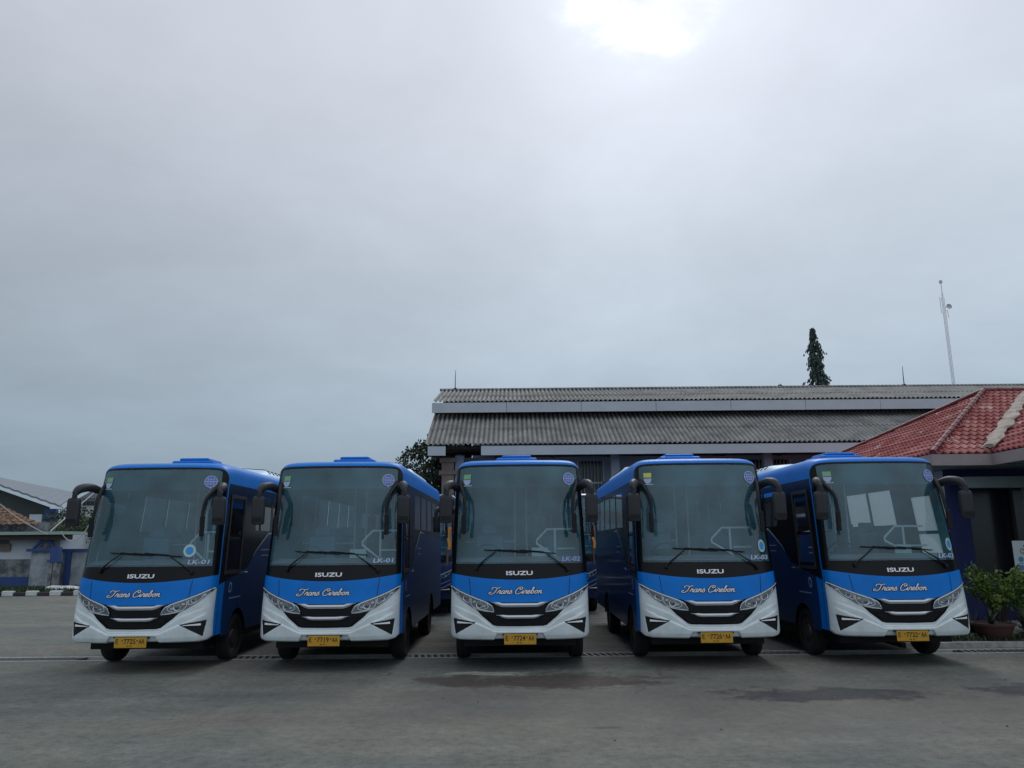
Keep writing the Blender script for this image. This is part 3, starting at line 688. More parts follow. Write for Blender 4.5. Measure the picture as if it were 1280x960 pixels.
# ================================================================== GROUND
def ground_material():
    m = bpy.data.materials.new('worn_asphalt'); m.use_nodes = True; t = m.node_tree; b = t.nodes['Principled BSDF']
    g = t.nodes.new('ShaderNodeNewGeometry'); P = g.outputs['Position']
    def nz(scale, det=6, rough=.6, sc=(1, 1, 1), dist=0):
        mp = t.nodes.new('ShaderNodeMapping'); mp.inputs['Scale'].default_value = sc; t.links.new(P, mp.inputs[0])
        n = t.nodes.new('ShaderNodeTexNoise'); n.inputs['Scale'].default_value = scale; n.inputs['Detail'].default_value = det; n.inputs['Roughness'].default_value = rough; n.inputs['Distortion'].default_value = dist
        t.links.new(mp.outputs[0], n.inputs[0]); return n
    def ramp(x, stops):
        r = t.nodes.new('ShaderNodeValToRGB'); t.links.new(x, r.inputs[0]); e = r.color_ramp.elements
        e[0].position, e[0].color = stops[0][0], (*stops[0][1], 1); e[1].position, e[1].color = stops[-1][0], (*stops[-1][1], 1)
        for p, c in stops[1:-1]: q = e.new(p); q.color = (*c, 1)
        return r.outputs[0]
    def mix(f, a, c, mode='MIX'):
        x = t.nodes.new('ShaderNodeMix'); x.data_type = 'RGBA'; x.blend_type = mode
        if isinstance(f, float): x.inputs[0].default_value = f
        else: t.links.new(f, x.inputs[0])
        for i, v in ((6, a), (7, c)):
            if isinstance(v, tuple): x.inputs[i].default_value = (*v, 1)
            else: t.links.new(v, x.inputs[i])
        return x.outputs[2]
    def mth(op, a, c=None, d=None, clamp=False):
        n = t.nodes.new('ShaderNodeMath'); n.operation = op; n.use_clamp = clamp
        for i, v in enumerate((a, c, d)):
            if v is None: continue
            if isinstance(v, (int, float)): n.inputs[i].default_value = v
            else: t.links.new(v, n.inputs[i])
        return n.outputs[0]
    big = ramp(nz(.22, 5, .6, (1, 2, 1)).outputs[0], [(.3, (.128, .142, .140)), (.5, (.162, .172, .150)), (.7, (.208, .196, .162))])
    mid = ramp(nz(1.6, 8, .7).outputs[0], [(.3, (.72, .73, .74)), (.7, (1.2, 1.2, 1.18))])
    grit = ramp(nz(9, 8, .8).outputs[0], [(.34, (.60, .60, .60)), (.5, (1, 1, 1)), (.68, (1.30, 1.30, 1.27))])
    fine = ramp(nz(60, 4, .8).outputs[0], [(.28, (.5, .5, .5)), (.55, (1.03, 1.03, 1.03)), (.75, (1.28, 1.28, 1.26))])
    fine = mix(1.0, fine, grit, 'MULTIPLY'); c = mix(1.0, mix(1.0, big, mid, 'MULTIPLY'), fine, 'MULTIPLY')
    streak = ramp(nz(1.0, 6, .6, (.12, 1.6, 1)).outputs[0], [(.38, (.86, .87, .88)), (.6, (1.05, 1.05, 1.04))])
    c = mix(.8, c, streak, 'MULTIPLY')
    warp = nz(1.7, 8, .72).outputs[1]
    def patch(cx, cy, rx, ry, soft=.25, warpk=1.2):
        s = t.nodes.new('ShaderNodeVectorMath'); s.operation = 'MULTIPLY_ADD'; t.links.new(warp, s.inputs[0]); s.inputs[1].default_value = (warpk*4, warpk*1.3, 0); t.links.new(P, s.inputs[2])
        a = t.nodes.new('ShaderNodeVectorMath'); a.operation = 'SUBTRACT'; t.links.new(s.outputs[0], a.inputs[0]); a.inputs[1].default_value = (cx + warpk*2, cy + warpk*.65, 0)
        k = t.nodes.new('ShaderNodeVectorMath'); k.operation = 'MULTIPLY'; t.links.new(a.outputs[0], k.inputs[0]); k.inputs[1].default_value = (1/rx, 1/ry, 0)
        l = t.nodes.new('ShaderNodeVectorMath'); l.operation = 'LENGTH'; t.links.new(k.outputs[0], l.inputs[0])
        r = t.nodes.new('ShaderNodeMapRange'); r.interpolation_type = 'SMOOTHSTEP'; t.links.new(l.outputs['Value'], r.inputs[0])
        r.inputs[1].default_value = 1 - soft; r.inputs[2].default_value = 1 + soft; r.inputs[3].default_value = 1; r.inputs[4].default_value = 0
        return r.outputs[0]
    # brownish worn concrete, pale broken rim, dark repair patches, broad brown dust at right
    c = mix(mth('MULTIPLY', patch(2.6, 9.6, 5.5, 1.6, .6), .4), c, (.185, .165, .138))
    c = mix(mth('MULTIPLY', patch(.35, 11.35, 1.7, .55, .25), .95), c, mix(1.0, (.078, .064, .054), fine, 'MULTIPLY'))
    c = mix(mth('MULTIPLY', patch(-.45, 11.95, .65, .13, .3, .5), .8), c, (.34, .34, .30))
    c = mix(mth('MULTIPLY', patch(3.9, 10.15, 1.25, .40, .28, .9), .85), c, mix(1.0, (.050, .055, .060), fine, 'MULTIPLY'))
    c = mix(mth('MULTIPLY', patch(6.6, 10.35, .75, .42, .25, .9), .85), c, mix(1.0, (.055, .060, .066), fine, 'MULTIPLY'))
    c = mix(mth('MULTIPLY', patch(.9, 8.5, .16, .05, .4, .2), .6), c, (.06, .06, .055))
    # cracks, only in the worn zone
    v = t.nodes.new('ShaderNodeTexVoronoi'); v.feature = 'DISTANCE_TO_EDGE'; v.inputs['Scale'].default_value = 1.1
    s = t.nodes.new('ShaderNodeVectorMath'); s.operation = 'MULTIPLY_ADD'; t.links.new(nz(3, 6, .7).outputs[1], s.inputs[0]); s.inputs[1].default_value = (.5, .5, 0); t.links.new(P, s.inputs[2]); t.links.new(s.outputs[0], v.inputs[0])
    cr = ramp(v.outputs[0], [(0, (1, 1, 1)), (.018, (0, 0, 0))])
    zone = mth('MAXIMUM', patch(2.2, 10.6, 1.6, .45, .3), patch(.3, 12.0, 2.2, .5, .3))
    c = mix(mth('MULTIPLY', mth('MULTIPLY', cr, zone), .8), c, (.03, .028, .026))
    t.links.new(c, b.inputs['Base Color'])
    rr = t.nodes.new('ShaderNodeMapRange'); t.links.new(nz(2.2, 6, .6).outputs[0], rr.inputs[0]); rr.inputs[3].default_value = .62; rr.inputs[4].default_value = .95
    t.links.new(rr.outputs[0], b.inputs['Roughness']); b.inputs['Specular IOR Level'].default_value = .35
    bp = t.nodes.new('ShaderNodeBump'); bp.inputs['Strength'].default_value = .6; bp.inputs['Distance'].default_value = .012; t.links.new(nz(45, 6, .8).outputs[0], bp.inputs['Height'])
    b2 = t.nodes.new('ShaderNodeBump'); b2.inputs['Strength'].default_value = .25; b2.inputs['Distance'].default_value = .05; t.links.new(nz(1.2, 4, .5).outputs[0], b2.inputs['Height']); t.links.new(bp.outputs[0], b2.inputs['Normal'])
    t.links.new(b2.outputs[0], b.inputs['Normal']); return m
GM = ground_material()
g = G()   # the yard with a slot left open for the drain channel
DY0, DY1 = 13.56, 14.06
for y0, y1 in ((-400, DY0), (DY1, 900)): g.grid([[(-600, y0, 0), (600, y0, 0)], [(-600, y1, 0), (600, y1, 0)]])
tag(g.build('ground', GM), kind='structure')
MT['conc'] = mat('drain_concrete', (.50, .51, .49), .85, noise=.35, nscale=6, bump=.3)
MT['iron'] = mat('grate_iron', (.17, .18, .18), .6, .2, noise=.4, nscale=14)
MT['pit'] = mat('drain_mud', (.03, .03, .028), .9)
g = G()
g.box((-600, DY0-.0, -.4), (600, DY1+.0, -.35)); g.box((-60, DY0, -.35), (60, DY0+.05, .006)); g.box((-60, DY1-.05, -.35), (60, DY1, .006))
g.box((-600, DY0-.05, -.4), (600, DY0, -.01)); g.box((-600, DY1, -.4), (600, DY1+.05, -.01)); tag(g.build('drain_channel', MT['conc']), kind='structure')
def grate(x, n, lean, lab):
    g = G(); e = empty('drain_grate', (x, DY0, 0), lab, 'drain grate', 'iron drain grates in the channel')
    y0, y1 = .052, DY1 - DY0 - .052
    g.box((0, y0, -.06), (n*.11 + .02, y0+.028, -.003)); g.box((0, y1-.028, -.06), (n*.11+.02, y1, -.003)); g.build('frame', MT['iron'], e)
    for k in range(n):
        xx = k*.11 + .02; b = G(); b.poly([(xx, y0+.03, -.006), (xx+.045, y0+.03, -.006), (xx+.045+lean, y1-.03, -.006), (xx+lean, y1-.03, -.006)])
        o = b.build('grate_bar', MT['iron'], e, solid=.02)
for x, n, lean, lab in ((-9.3, 17, .10, 'rusty drain grate lying left of the bus with plate E 7725 AA'), (-4.95, 8, -.06, 'drain grate in the gap between the buses with plates 7725 and 7719'), (-1.75, 8, -.05, 'drain grate in the gap between the buses with plates 7719 and 7724'), (1.22, 8, -.07, 'drain grate in the gap between the buses with plates 7724 and 7726'), (4.15, 7, -.07, 'drain grate in the gap between the buses with plates 7726 and 7722'), (7.6, 22, .06, 'drain grate by the kerb in front of the potted plants')):
    grate(x, n, lean, lab)

# ================================================================== TREES, LEAVES
MT['bark'] = mat('bark', (.09, .075, .06), .9, noise=.4, nscale=12)
MT['leaf_dark'] = mat('leaf_dark', (.035, .065, .035), .6, color2=(.015, .032, .020), nscale=1.4)
MT['leaf_mid'] = mat('leaf_mid', (.050, .090, .032), .6, color2=(.020, .042, .018), nscale=1.6)
MT['leaf_bright'] = mat('leaf_bright', (.17, .24, .035), .55, color2=(.06, .13, .025), nscale=5)
MT['leaf_blue'] = mat('leaf_far', (.055, .085, .070), .7, color2=(.028, .050, .042), nscale=.9)
def leaf(g, p, d, ln, wd, rng):
    d = d.normalized(); s = d.orthogonal(); s.rotate(__import__('mathutils').Quaternion(d, rng.random()*6.28)); n = d.cross(s)
    g.poly([p, p + d*ln*.5 + s*wd*.5 + n*wd*.1, p + d*ln, p + d*ln*.5 - s*wd*.5 + n*wd*.1])
def rv(rng): 
    while 1:
        v = Vector((rng.uniform(-1, 1), rng.uniform(-1, 1), rng.uniform(-1, 1)))
        if .05 < v.length < 1: return v
def bush_crown(g, c, rad, n_cl, n_lf, lsize, rng, droop=0.0):
    for _ in range(n_cl):
        v = rv(rng); v = v.normalized() * (v.length ** .45); p = Vector((c[0] + v.x*rad[0], c[1] + v.y*rad[1], c[2] + v.z*rad[2])); cr = rng.uniform(.12, .26) * min(rad)
        for _ in range(n_lf):
            q = rv(rng); leaf(g, p + q*cr, q + Vector((0, 0, .2 - droop)), lsize*rng.uniform(.6, 1.3), lsize*.5, rng)
def tree(loc, h, crown_c, ncl, nlf, ls, m, lab, seed, group=None, cat='tree'):
    rng = random.Random(seed); rad = crown_c[0][1]; e = empty('tree', loc, lab, cat, group)
    g = G(); tr = .05*h/2; g.tube([(0, 0, 0), (.05*h*.1, 0, h*.3), (0, .02*h, h*.6), (.02, 0, h*.85)], [tr, tr*.75, tr*.5, tr*.2], 9)
    for k in range(7):
        a = k*2.4; z = h*(.35 + .06*k); g.tube([(0, 0, z), (math.cos(a)*rad[0]*.4, math.sin(a)*rad[1]*.4, z + h*.12), (math.cos(a)*rad[0]*.75, math.sin(a)*rad[1]*.75, z + h*.2)], [tr*.4, tr*.25, tr*.08], 6)
    g.build('trunk', MT['bark'], e)
    g = G()
    for cc, rr in crown_c: bush_crown(g, cc, rr, ncl, nlf, ls, rng)
    g.build('crown', MT[m], e); return e
def ashoka(X, Y, h, rw, lab, seed, lean=0.0):
    rng = random.Random(seed); e = empty('ashoka_tree', (X, Y, 0), lab, 'tree', 'tall narrow trees beyond the long roof')
    G().tube([(0, 0, 0), (lean*.5, 0, h*.5), (lean, 0, h*.97)], [.22, .15, .03], 8).build('trunk', MT['bark'], e)
    g = G()
    for i in range(520):
        t = rng.random() ** .9; z = h * (.30 + .70*t); r = rw * (1 - t)**.55 * (.85 + .25*math.sin(z*2.3)) + .10; a = rng.uniform(0, 6.28)
        rr = r * rng.uniform(.45, 1.12); base = Vector((lean*z/h + math.cos(a)*rr*.5, math.sin(a)*rr*.5, z)); tip = Vector((lean*z/h + math.cos(a)*rr, math.sin(a)*rr, z - rng.uniform(.3, .8)))
        for k in range(14):
            u = rng.random(); p = base.lerp(tip, u) + rv(rng)*.12; leaf(g, p, (tip - base).normalized()*.5 + Vector((0, 0, -1)) + rv(rng)*.5, .26, .085, rng)
    g.build('crown', MT['leaf_blue'], e)

p = at(1023, 412, 60); ashoka(p.x + .05, 60, p.z + .2, 1.75, 'tall narrow drooping tree standing far beyond the long grey roof', 5, -.55)
p = at(975, 479, 62); ashoka(p.x, 62, p.z, .8, 'second narrow tree, only its tip above the long grey roof', 9)
p = at(535, 600, 33)
tree((p.x + .35, 33, 0), 6.5, [((-.45, 0, 4.9), (1.15, 1.3, 1.3)), ((.5, .2, 5.9), (.85, 1.2, 1.2)), ((.2, 0, 3.2), (1.5, 1.3, 1.4)), ((-.1, -.2, 4.0), (1.3, 1.2, 1.3))], 110, 28, .14, 'leaf_dark', 'dark leafy tree at the left end of the grey roofed hall', 3)

# ================================================================== MAIN HALL
MT['asb'] = mat('roof_sheet', (.28, .28, .265), .9, color2=(.15, .153, .15), nscale=1.3, thresh=(.35, .62), bump=.2)
t = MT['asb'].node_tree; b_ = t.nodes['Principled BSDF']; src = b_.inputs['Base Color'].links[0].from_socket
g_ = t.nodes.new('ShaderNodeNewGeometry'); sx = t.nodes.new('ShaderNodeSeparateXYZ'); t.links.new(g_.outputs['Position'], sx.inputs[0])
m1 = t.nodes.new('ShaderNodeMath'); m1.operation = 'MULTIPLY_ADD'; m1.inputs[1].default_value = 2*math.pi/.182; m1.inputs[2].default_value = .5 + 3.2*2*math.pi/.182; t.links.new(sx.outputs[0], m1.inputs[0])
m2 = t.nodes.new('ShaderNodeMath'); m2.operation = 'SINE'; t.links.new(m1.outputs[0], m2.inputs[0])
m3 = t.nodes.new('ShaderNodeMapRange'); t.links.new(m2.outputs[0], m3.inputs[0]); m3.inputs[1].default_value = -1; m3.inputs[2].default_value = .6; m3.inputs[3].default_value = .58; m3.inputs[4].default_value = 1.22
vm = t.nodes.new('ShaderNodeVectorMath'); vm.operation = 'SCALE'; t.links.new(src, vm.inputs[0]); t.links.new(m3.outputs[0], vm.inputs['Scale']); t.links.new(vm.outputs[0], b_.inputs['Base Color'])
MT['fascia'] = mat('fascia_board', (.50, .55, .60), .7, noise=.15, nscale=1.2)
MT['wallpale'] = mat('hall_wall', (.33, .40, .50), .85, noise=.15, nscale=2)
MT['wood'] = mat('dark_timber', (.035, .028, .026), .8)
MT['soffit'] = mat('soffit', (.10, .045, .045), .8)
MT['brick'] = mat('bare_brick', (.26, .20, .17), .9, color2=(.16, .13, .12), nscale=5)
MT['glassdark'] = mat('dark_pane', (.012, .015, .02), .15)
hall = empty('hall', (12, 31, 0), 'long hall with two tiers of grey corrugated roofing and pale fascia boards', 'building')
hp = lambda g, n, m, sm=False, **k: (lambda o: (setattr(o, 'location', (-12, -31, 0)), o)[1])(g.build(n, MT[m], hall, sm, **k))
X0, X1 = -3.2, 32.0
def corr(y0, z0, y1, z1, xa, xb, per=.182, amp=.040, seams=(.5,)):
    g = G(); n = int((xb - xa)/per*6); d = Vector((0, y1-y0, z1-z0)); L_ = d.length; nn = Vector((0, -(z1-z0), y1-y0)).normalized()
    ts = [0.0]; prev = 0
    lifts = []
    edges = [0.0, *seams, 1.0]
    for k in range(len(edges) - 1):
        a, b = edges[k], edges[k+1]; rows = []
        for t, lift in ((a - (.02 if k else 0), .022), (b, 0.0)):
            rows.append([(xa + (xb-xa)*i/n, y0 + (y1-y0)*t + nn.y*(amp*math.sin(i*2*math.pi/6 + .5) + lift), z0 + (z1-z0)*t + nn.z*(amp*math.sin(i*2*math.pi/6 + .5) + lift)) for i in range(n+1)])
        g.grid(rows)
    return g
def hall_roof(g, name): 
    o = hp(g, name, 'asb', True); return o
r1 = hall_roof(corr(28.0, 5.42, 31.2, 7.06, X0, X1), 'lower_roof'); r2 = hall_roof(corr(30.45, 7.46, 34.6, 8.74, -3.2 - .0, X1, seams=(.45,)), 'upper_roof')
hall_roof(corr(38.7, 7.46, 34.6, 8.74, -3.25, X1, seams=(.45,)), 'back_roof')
hp(G().tube([(-3.3, 34.6, 8.78), (X1, 34.6, 8.78)], .07, 6), 'ridge_cap', 'asb')
g = G()
for a in range(0, 12): g.box((-3.22 + a*3.0, 30.42, 7.02), (-3.22 + a*3.0 + 2.985, 30.46, 7.42))
hp(g, 'upper_fascia', 'fascia')
g = G(); g.box((-1.15, 28.02, 5.03), (X1, 28.06, 5.37)); g.box((-3.1, 28.02, 5.03), (-2.45, 28.06, 5.37))
hp(g, 'lower_fascia', 'fascia')
g = G(); g.box((-3.2, 31.25, 6.9), (X1, 31.35, 7.45)); hp(g, 'clerestory', 'wood')
g = G()
for k in range(16): g.box((-2.9 + k*2.2, 28.1, 5.12), (-2.78 + k*2.2, 31.2, 5.30))
g.box((-3.1, 28.2, 5.30), (X1, 28.3, 5.38)); g.box((-3.1, 30.4, 5.30), (X1, 30.5, 5.38)); hp(g, 'eave_beams', 'wood')
hp(G().grid([[(-3.1, 28.07, 5.385), (X1, 28.07, 5.385)], [(-3.1, 31.2, 5.385), (X1, 31.2, 5.385)]]), 'soffit', 'soffit')
g = G()  # wall with openings
wz = 5.15
wins = [(2.5, 3.55), (5.0, 7.2), (8.6, 10.8), (12.2, 14.4), (15.8, 18.0)]
xs_ = [-2.2] + [v for w_ in wins for v in w_] + [X1]
for i in range(0, len(xs_), 2): g.box((xs_[i], 29.9, 0), (xs_[i+1], 30.1, wz))
for a, b in wins: g.box((a, 29.9, 0), (b, 30.1, 1.0)); g.box((a, 29.9, 4.98), (b, 30.1, wz))
g.box((-2.2, 30.1, 0), (-2.0, 38.5, 5.3)); g.box((-2.2, 32.0, 5.3), (-2.0, 37.5, 7.3)); g.box((-2.0, 38.3, 0), (X1, 38.5, 7.3)); hp(g, 'wall', 'wallpale')
for a, b in wins:
    f = hp(G().box((a, 29.86, 1.0), (a+.07, 29.97, 4.98)).box((b-.07, 29.86, 1.0), (b, 29.97, 4.98)).box((a, 29.86, 4.1), (b, 29.97, 4.17)), 'window', 'fascia')
    g = G()
    n = int((b-a)/.13)
    for k in range(1, n): g.tube([(a + (b-a)*k/n, 29.88, 1.0), (a + (b-a)*k/n, 29.88, 4.98)], .012, 5)
    g.build('window_bars', MT['fascia'], f); G().grid([[(a, 30.0, 1.0), (b, 30.0, 1.0)], [(a, 30.0, 4.98), (b, 30.0, 4.98)]]).build('pane', MT['glassdark'], f)
for x in (-2.0, 3.85, 9.6, 15.3, 21.0): hp(G().box((x-.16, 28.9, 0), (x+.16, 29.2, 5.12)), 'pillar', 'wallpale')
g = G().box((-2.65, 28.75, 0), (-2.2, 29.2, 4.85)); g.box((-2.75, 28.7, 4.4), (-2.1, 29.25, 4.55)); g.box((-2.72, 28.7, 4.85), (-2.12, 29.25, 5.02)); hp(g, 'brick_pier', 'brick')
for px in (569, 1131):
    q = at(px, 488, 34.6); g = G().tube([(q.x, 34.6, 8.75), (q.x, 34.6, 9.3), (q.x+.02, 34.6, 9.72)], [.022, .018, .009], 6); g.tube([(q.x, 34.6, 8.75), (q.x, 34.6, 8.87)], .07, 6); hp(g, 'lightning_rod', 'wood')

# ================================================================== RED TILED OFFICE
def tile_mat(axis):
    m = mat('red_tile', (.28, .062, .058), .65, color2=(.46, .19, .17), nscale=1.5, thresh=(.32, .52)); t = m.node_tree; b = t.nodes['Principled BSDF']
    g = t.nodes.new('ShaderNodeNewGeometry'); n = t.nodes.new('ShaderNodeTexNoise'); n.inputs['Scale'].default_value = 2.2; n.inputs['Detail'].default_value = 8; n.inputs['Roughness'].default_value = .7
    mp = t.nodes.new('ShaderNodeMapping'); mp.inputs['Scale'].default_value = (.5, 1.3, 2.5) if axis == 'x' else (1.3, .5, 2.5); t.links.new(g.outputs['Position'], mp.inputs[0]); t.links.new(mp.outputs[0], n.inputs[0])
    r = t.nodes.new('ShaderNodeValToRGB'); t.links.new(n.outputs[0], r.inputs[0]); r.color_ramp.elements[0].position = .55; r.color_ramp.elements[1].position = .70
    x = t.nodes.new('ShaderNodeMix'); x.data_type = 'RGBA'; t.links.new(r.outputs[0], x.inputs[0]); src = b.inputs['Base Color'].links[0].from_socket
    t.links.new(src, x.inputs[6]); x.inputs[7].default_value = (.085, .035, .032, 1); t.links.new(x.outputs[2], b.inputs['Base Color'])
    n2 = t.nodes.new('ShaderNodeTexNoise'); n2.inputs['Scale'].default_value = 1.1; n2.inputs['Detail'].default_value = 7; mp2 = t.nodes.new('ShaderNodeMapping'); mp2.inputs['Location'].default_value = (7, 3, 1); mp2.inputs['Scale'].default_value = (1, 1, 2); t.links.new(g.outputs['Position'], mp2.inputs[0]); t.links.new(mp2.outputs[0], n2.inputs[0])
    r2 = t.nodes.new('ShaderNodeValToRGB'); t.links.new(n2.outputs[0], r2.inputs[0]); r2.color_ramp.elements[0].position = .62; r2.color_ramp.elements[1].position = .66
    y = t.nodes.new('ShaderNodeMix'); y.data_type = 'RGBA'; t.links.new(r2.outputs[0], y.inputs[0]); t.links.new(x.outputs[2], y.inputs[6]); y.inputs[7].default_value = (.52, .33, .31, 1); t.links.new(y.outputs[2], b.inputs['Base Color'])
    return m
office = empty('office', (14, 21, 0), 'office with red tiled hip roof, dark blue walls and a black window, at right', 'building')
def op(g, n, m, sm=False, par=None, **k):
    o = g.build(n, m if not isinstance(m, str) else MT[m], par or office, sm, **k)
    if not par: o.location = (-14, -21, 0)
    return o
def tiled(E, u, s, ulen, t_top, L_fn, R_fn, rows=17, per=.18):
    """E eave origin, u unit along eave, s slope vector for t 0..1; L_fn/R_fn give bounds along u at t"""
    g = G(); nrm = u.cross(s).normalized(); nrm = nrm if nrm.z > 0 else -nrm
    for k in range(rows):
        t0, t1 = k/rows*t_top, (k+1)/rows*t_top; l0, r0, l1, r1 = L_fn(t0), R_fn(t0), L_fn(t1), R_fn(t1)
        lo, hi = min(l0, l1), max(r0, r1); n = int((hi-lo)/per*8) + 1; A = []; B = []; C = []
        for i in range(n+1):
            uu = lo + (hi-lo)*i/n; ph = uu/per*2*math.pi; wv = .022*math.sin(ph) + .008*math.sin(2*ph)
            ua, ub = min(max(uu, l0), r0), min(max(uu, l1), r1)
            A.append(E + u*ua + s*t0 + nrm*(wv + .035)); B.append(E + u*ub + s*t1 + nrm*wv); C.append(E + u*ua + s*t0 + nrm*(wv - .005))
        g.grid([C, A, B])
    return g
EZ = 3.68; C0 = Vector((9.02, 16.5, EZ)); A0 = Vector((13.1, 21.0, 5.90)); BK = 28.5
rz = A0.z - EZ
tx = tile_mat('x'); ty = tile_mat('y')
# left hip face (eave runs along Y)
op(tiled(C0, Vector((0, 1, 0)), Vector((4.18, 0, rz)), 9, 1.0, lambda t: 4.5*t, lambda t: (BK-16.5) - (BK-21)*t), 'roof_left_slope', ty, True)
# front face, from the corner to the valley of the front wing
XV = 10.27
op(tiled(C0, Vector((1, 0, 0)), Vector((0, 4.5, rz)), 20, 1.0, lambda t: 4.18*t, lambda t: (XV - 9.02) + 4.18*t + .02 if t < .93 else 9.0, 17), 'roof_front_slope', tx, True)
op(tiled(Vector((9.02, BK, EZ)), Vector((1, 0, 0)), Vector((0, -(BK-21), rz)), 20, 1.0, lambda t: 4.18*t, lambda t: 18, 14), 'roof_back_slope', tx, True)
# front wing: left slope rising to the right
wt = 0.93
op(tiled(Vector((XV, 9.0, EZ)), Vector((0, 1, 0)), Vector((4.18*wt, 0, rz*wt)), 10, 1.0, lambda t: 3.5*t, lambda t: 7.5 + 4.5*wt*t, 16), 'roof_wing_slope', ty, True)
g = G(); g.poly([(A0.x, A0.y, A0.z), (27, A0.y, A0.z), (27, 16.5, EZ), (22, 16.5, EZ), (XV + 4.18*wt, 16.5 + 4.5*wt, EZ + rz*wt)]); op(g, 'roof_main_right', tx)
g = G(); a = Vector((XV+4.18*wt, 12.5, EZ + rz*wt)); b_ = Vector((XV+4.18*wt, 16.5+4.5*wt, EZ+rz*wt)); g.poly([a, b_, (19, 16.5, EZ), (19, 9, EZ)]); g.poly([(XV, 9, EZ), a, (19, 9, EZ)]); op(g, 'roof_wing_right', ty)
MT['ridge'] = mat('ridge_tile', (.16, .030, .036), .5, noise=.3, nscale=3)
MT['cement'] = mat('cement_flashing', (.52, .48, .43), .9, color2=(.24, .19, .15), nscale=4, bump=.3)
def capline(p, q, n, r, m, name):
    g = G(); p = Vector(p); q = Vector(q)
    for k in range(n):
        a = p.lerp(q, k/n); b = p.lerp(q, (k+1.12)/n); g.tube([a, b], [r*1.12, r*.92], 10)
    return op(g, name, m, True)
up = Vector((0, 0, .03))
capline(C0 + up, A0 + up, 18, .06, 'ridge', 'hip_cap'); capline(Vector((9.02, BK, EZ)) + up, A0 + up, 18, .06, 'ridge', 'hip_cap'); capline(A0 + up, A0 + up + Vector((12, 0, 0)), 30, .06, 'ridge', 'ridge_cap')
g = G(); rng = random.Random(4); v0 = Vector((XV - .10, 16.35, EZ + .02)); v1 = Vector((XV + 4.18*wt, 16.5 + 4.5*wt, EZ + rz*wt)); n = 22; rows = []
sd_ = Vector((1, -1, 0)).normalized()
for k in range(n+1):
    c = v0.lerp(v1, k/n); a = .15 + rng.uniform(-.05, .05); b = .13 + rng.uniform(-.06, .06); st = .03 if k % 3 == 0 else 0
    rows.append([c - sd_*a + Vector((0, 0, .09)), c - sd_*a*.5 + Vector((0, 0, .11+st)), c + Vector((0, 0, .115+st)), c + sd_*b*.5 + Vector((0, 0, .11+st)), c + sd_*b + Vector((0, 0, .09))])
g.grid(rows); op(g, 'valley_flashing', 'cement', solid=.05)
MT['ofascia'] = mat('office_fascia', (.36, .31, .31), .7, noise=.2, nscale=3)
MT['ogrey'] = mat('office_beam', (.25, .31, .32), .8, noise=.15, nscale=2)
MT['odark'] = mat('office_blue_wall', (.014, .026, .13), .7, noise=.25, nscale=2)
MT['opale'] = mat('office_side_wall', (.66, .70, .70), .8, noise=.1, nscale=1)
MT['inside'] = mat('office_interior', (.03, .03, .035), .9)
g = G(); g.box((9.0, 16.44, 3.42), (XV, 16.50, EZ-.02)); g.box((8.96, 16.44, 3.42), (9.0, BK, EZ-.02)); g.box((XV-.03, 9.0, 3.42), (XV+.03, 16.47, EZ-.02)); g.box((XV-.03, 8.94, 3.42), (19, 9.0, EZ-.02))
op(g, 'fascia', 'ofascia')
g = G(); g.grid([[(9.0, 16.5, 3.44), (27, 16.5, 3.44)], [(9.0, BK, 3.44), (27, BK, 3.44)]]); g.grid([[(XV, 9, 3.45), (19, 9, 3.45)], [(XV, 16.5, 3.45), (19, 16.5, 3.45)]]); op(g, 'soffit', 'ogrey')
g = G(); g.box((9.9, 17.0, 2.98), (20, 17.18, 3.22)); g.box((11.72, 12.0, 2.98), (11.9, 17.0, 3.22)); op(g, 'porch_beam', 'ogrey')
g = G(); g.box((9.9, 17.6, .12), (10.30, 17.8, 3.43)); g.box((10.30, 17.6, .12), (12.0, 17.8, .95)); g.box((10.30, 17.6, 2.99), (12.0, 17.8, 3.43)); g.box((12.0, 17.6, .12), (26, 17.8, 3.43)); op(g, 'front_wall', 'odark')
g = G(); g.box((9.9, 17.8, .12), (10.1, 24.6, 3.43)); g.box((10.1, 24.4, .12), (26, 24.6, 3.43)); op(g, 'side_wall', 'opale')
wf = op(G().box((10.30, 17.58, .93), (12.0, 17.66, .985)).box((11.27, 17.62, .985), (11.33, 17.68, 2.99)), 'window', 'inside')
G().grid([[(10.30, 17.7, .985), (12.0, 17.7, .985)], [(10.30, 17.7, 2.99), (12.0, 17.7, 2.99)]]).build('pane', MT['glassdark'], wf)
p0 = at(1273, 606, 17.1); op(G().box((11.28, 16.98, .12), (11.55, 17.22, 2.98)), 'porch_pillar', 'ogrey')
g = G().box((9.3, 15.1, -.05), (30, 26, .12)); tag(g.build('paving', MT['conc']), kind='structure')
# notice board on the porch
def oriented_panel(px, py, px2, py2, Y): a = at(px, py, Y); b = at(px2, py2, Y); return a, b
a, b_ = at(1265, 676, 16.0), at(1295, 716, 16.0)
nb = empty('notice_board', (a.x, 16.0, .12), 'white notice board with blue pictograms standing on the office porch', 'notice board')
bx0, bx1, bz0, bz1 = 0, b_.x - a.x, b_.z - .12, a.z - .12
MT['board'] = mat('board_white', (.62, .72, .72), .5); MT['bicon'] = mat('board_blue', (.10, .30, .50), .5); MT['bbrown'] = mat('board_brown', (.25, .15, .10), .5)
bevel(G().box((bx0, -.015, bz0), (bx1, .015, bz1)).build('panel', MT['board'], nb), .004)
g = G().box((.02, -.0, 0), (.05, .03, bz0)).box((bx1-.05, 0, 0), (bx1-.02, .03, bz0)).box((.02, -.15, 0), (.05, .2, .03)).box((bx1-.05, -.15, 0), (bx1-.02, .2, .03)); g.build('stand', MT['iron'], nb)
hh = bz1 - bz0
g = G()
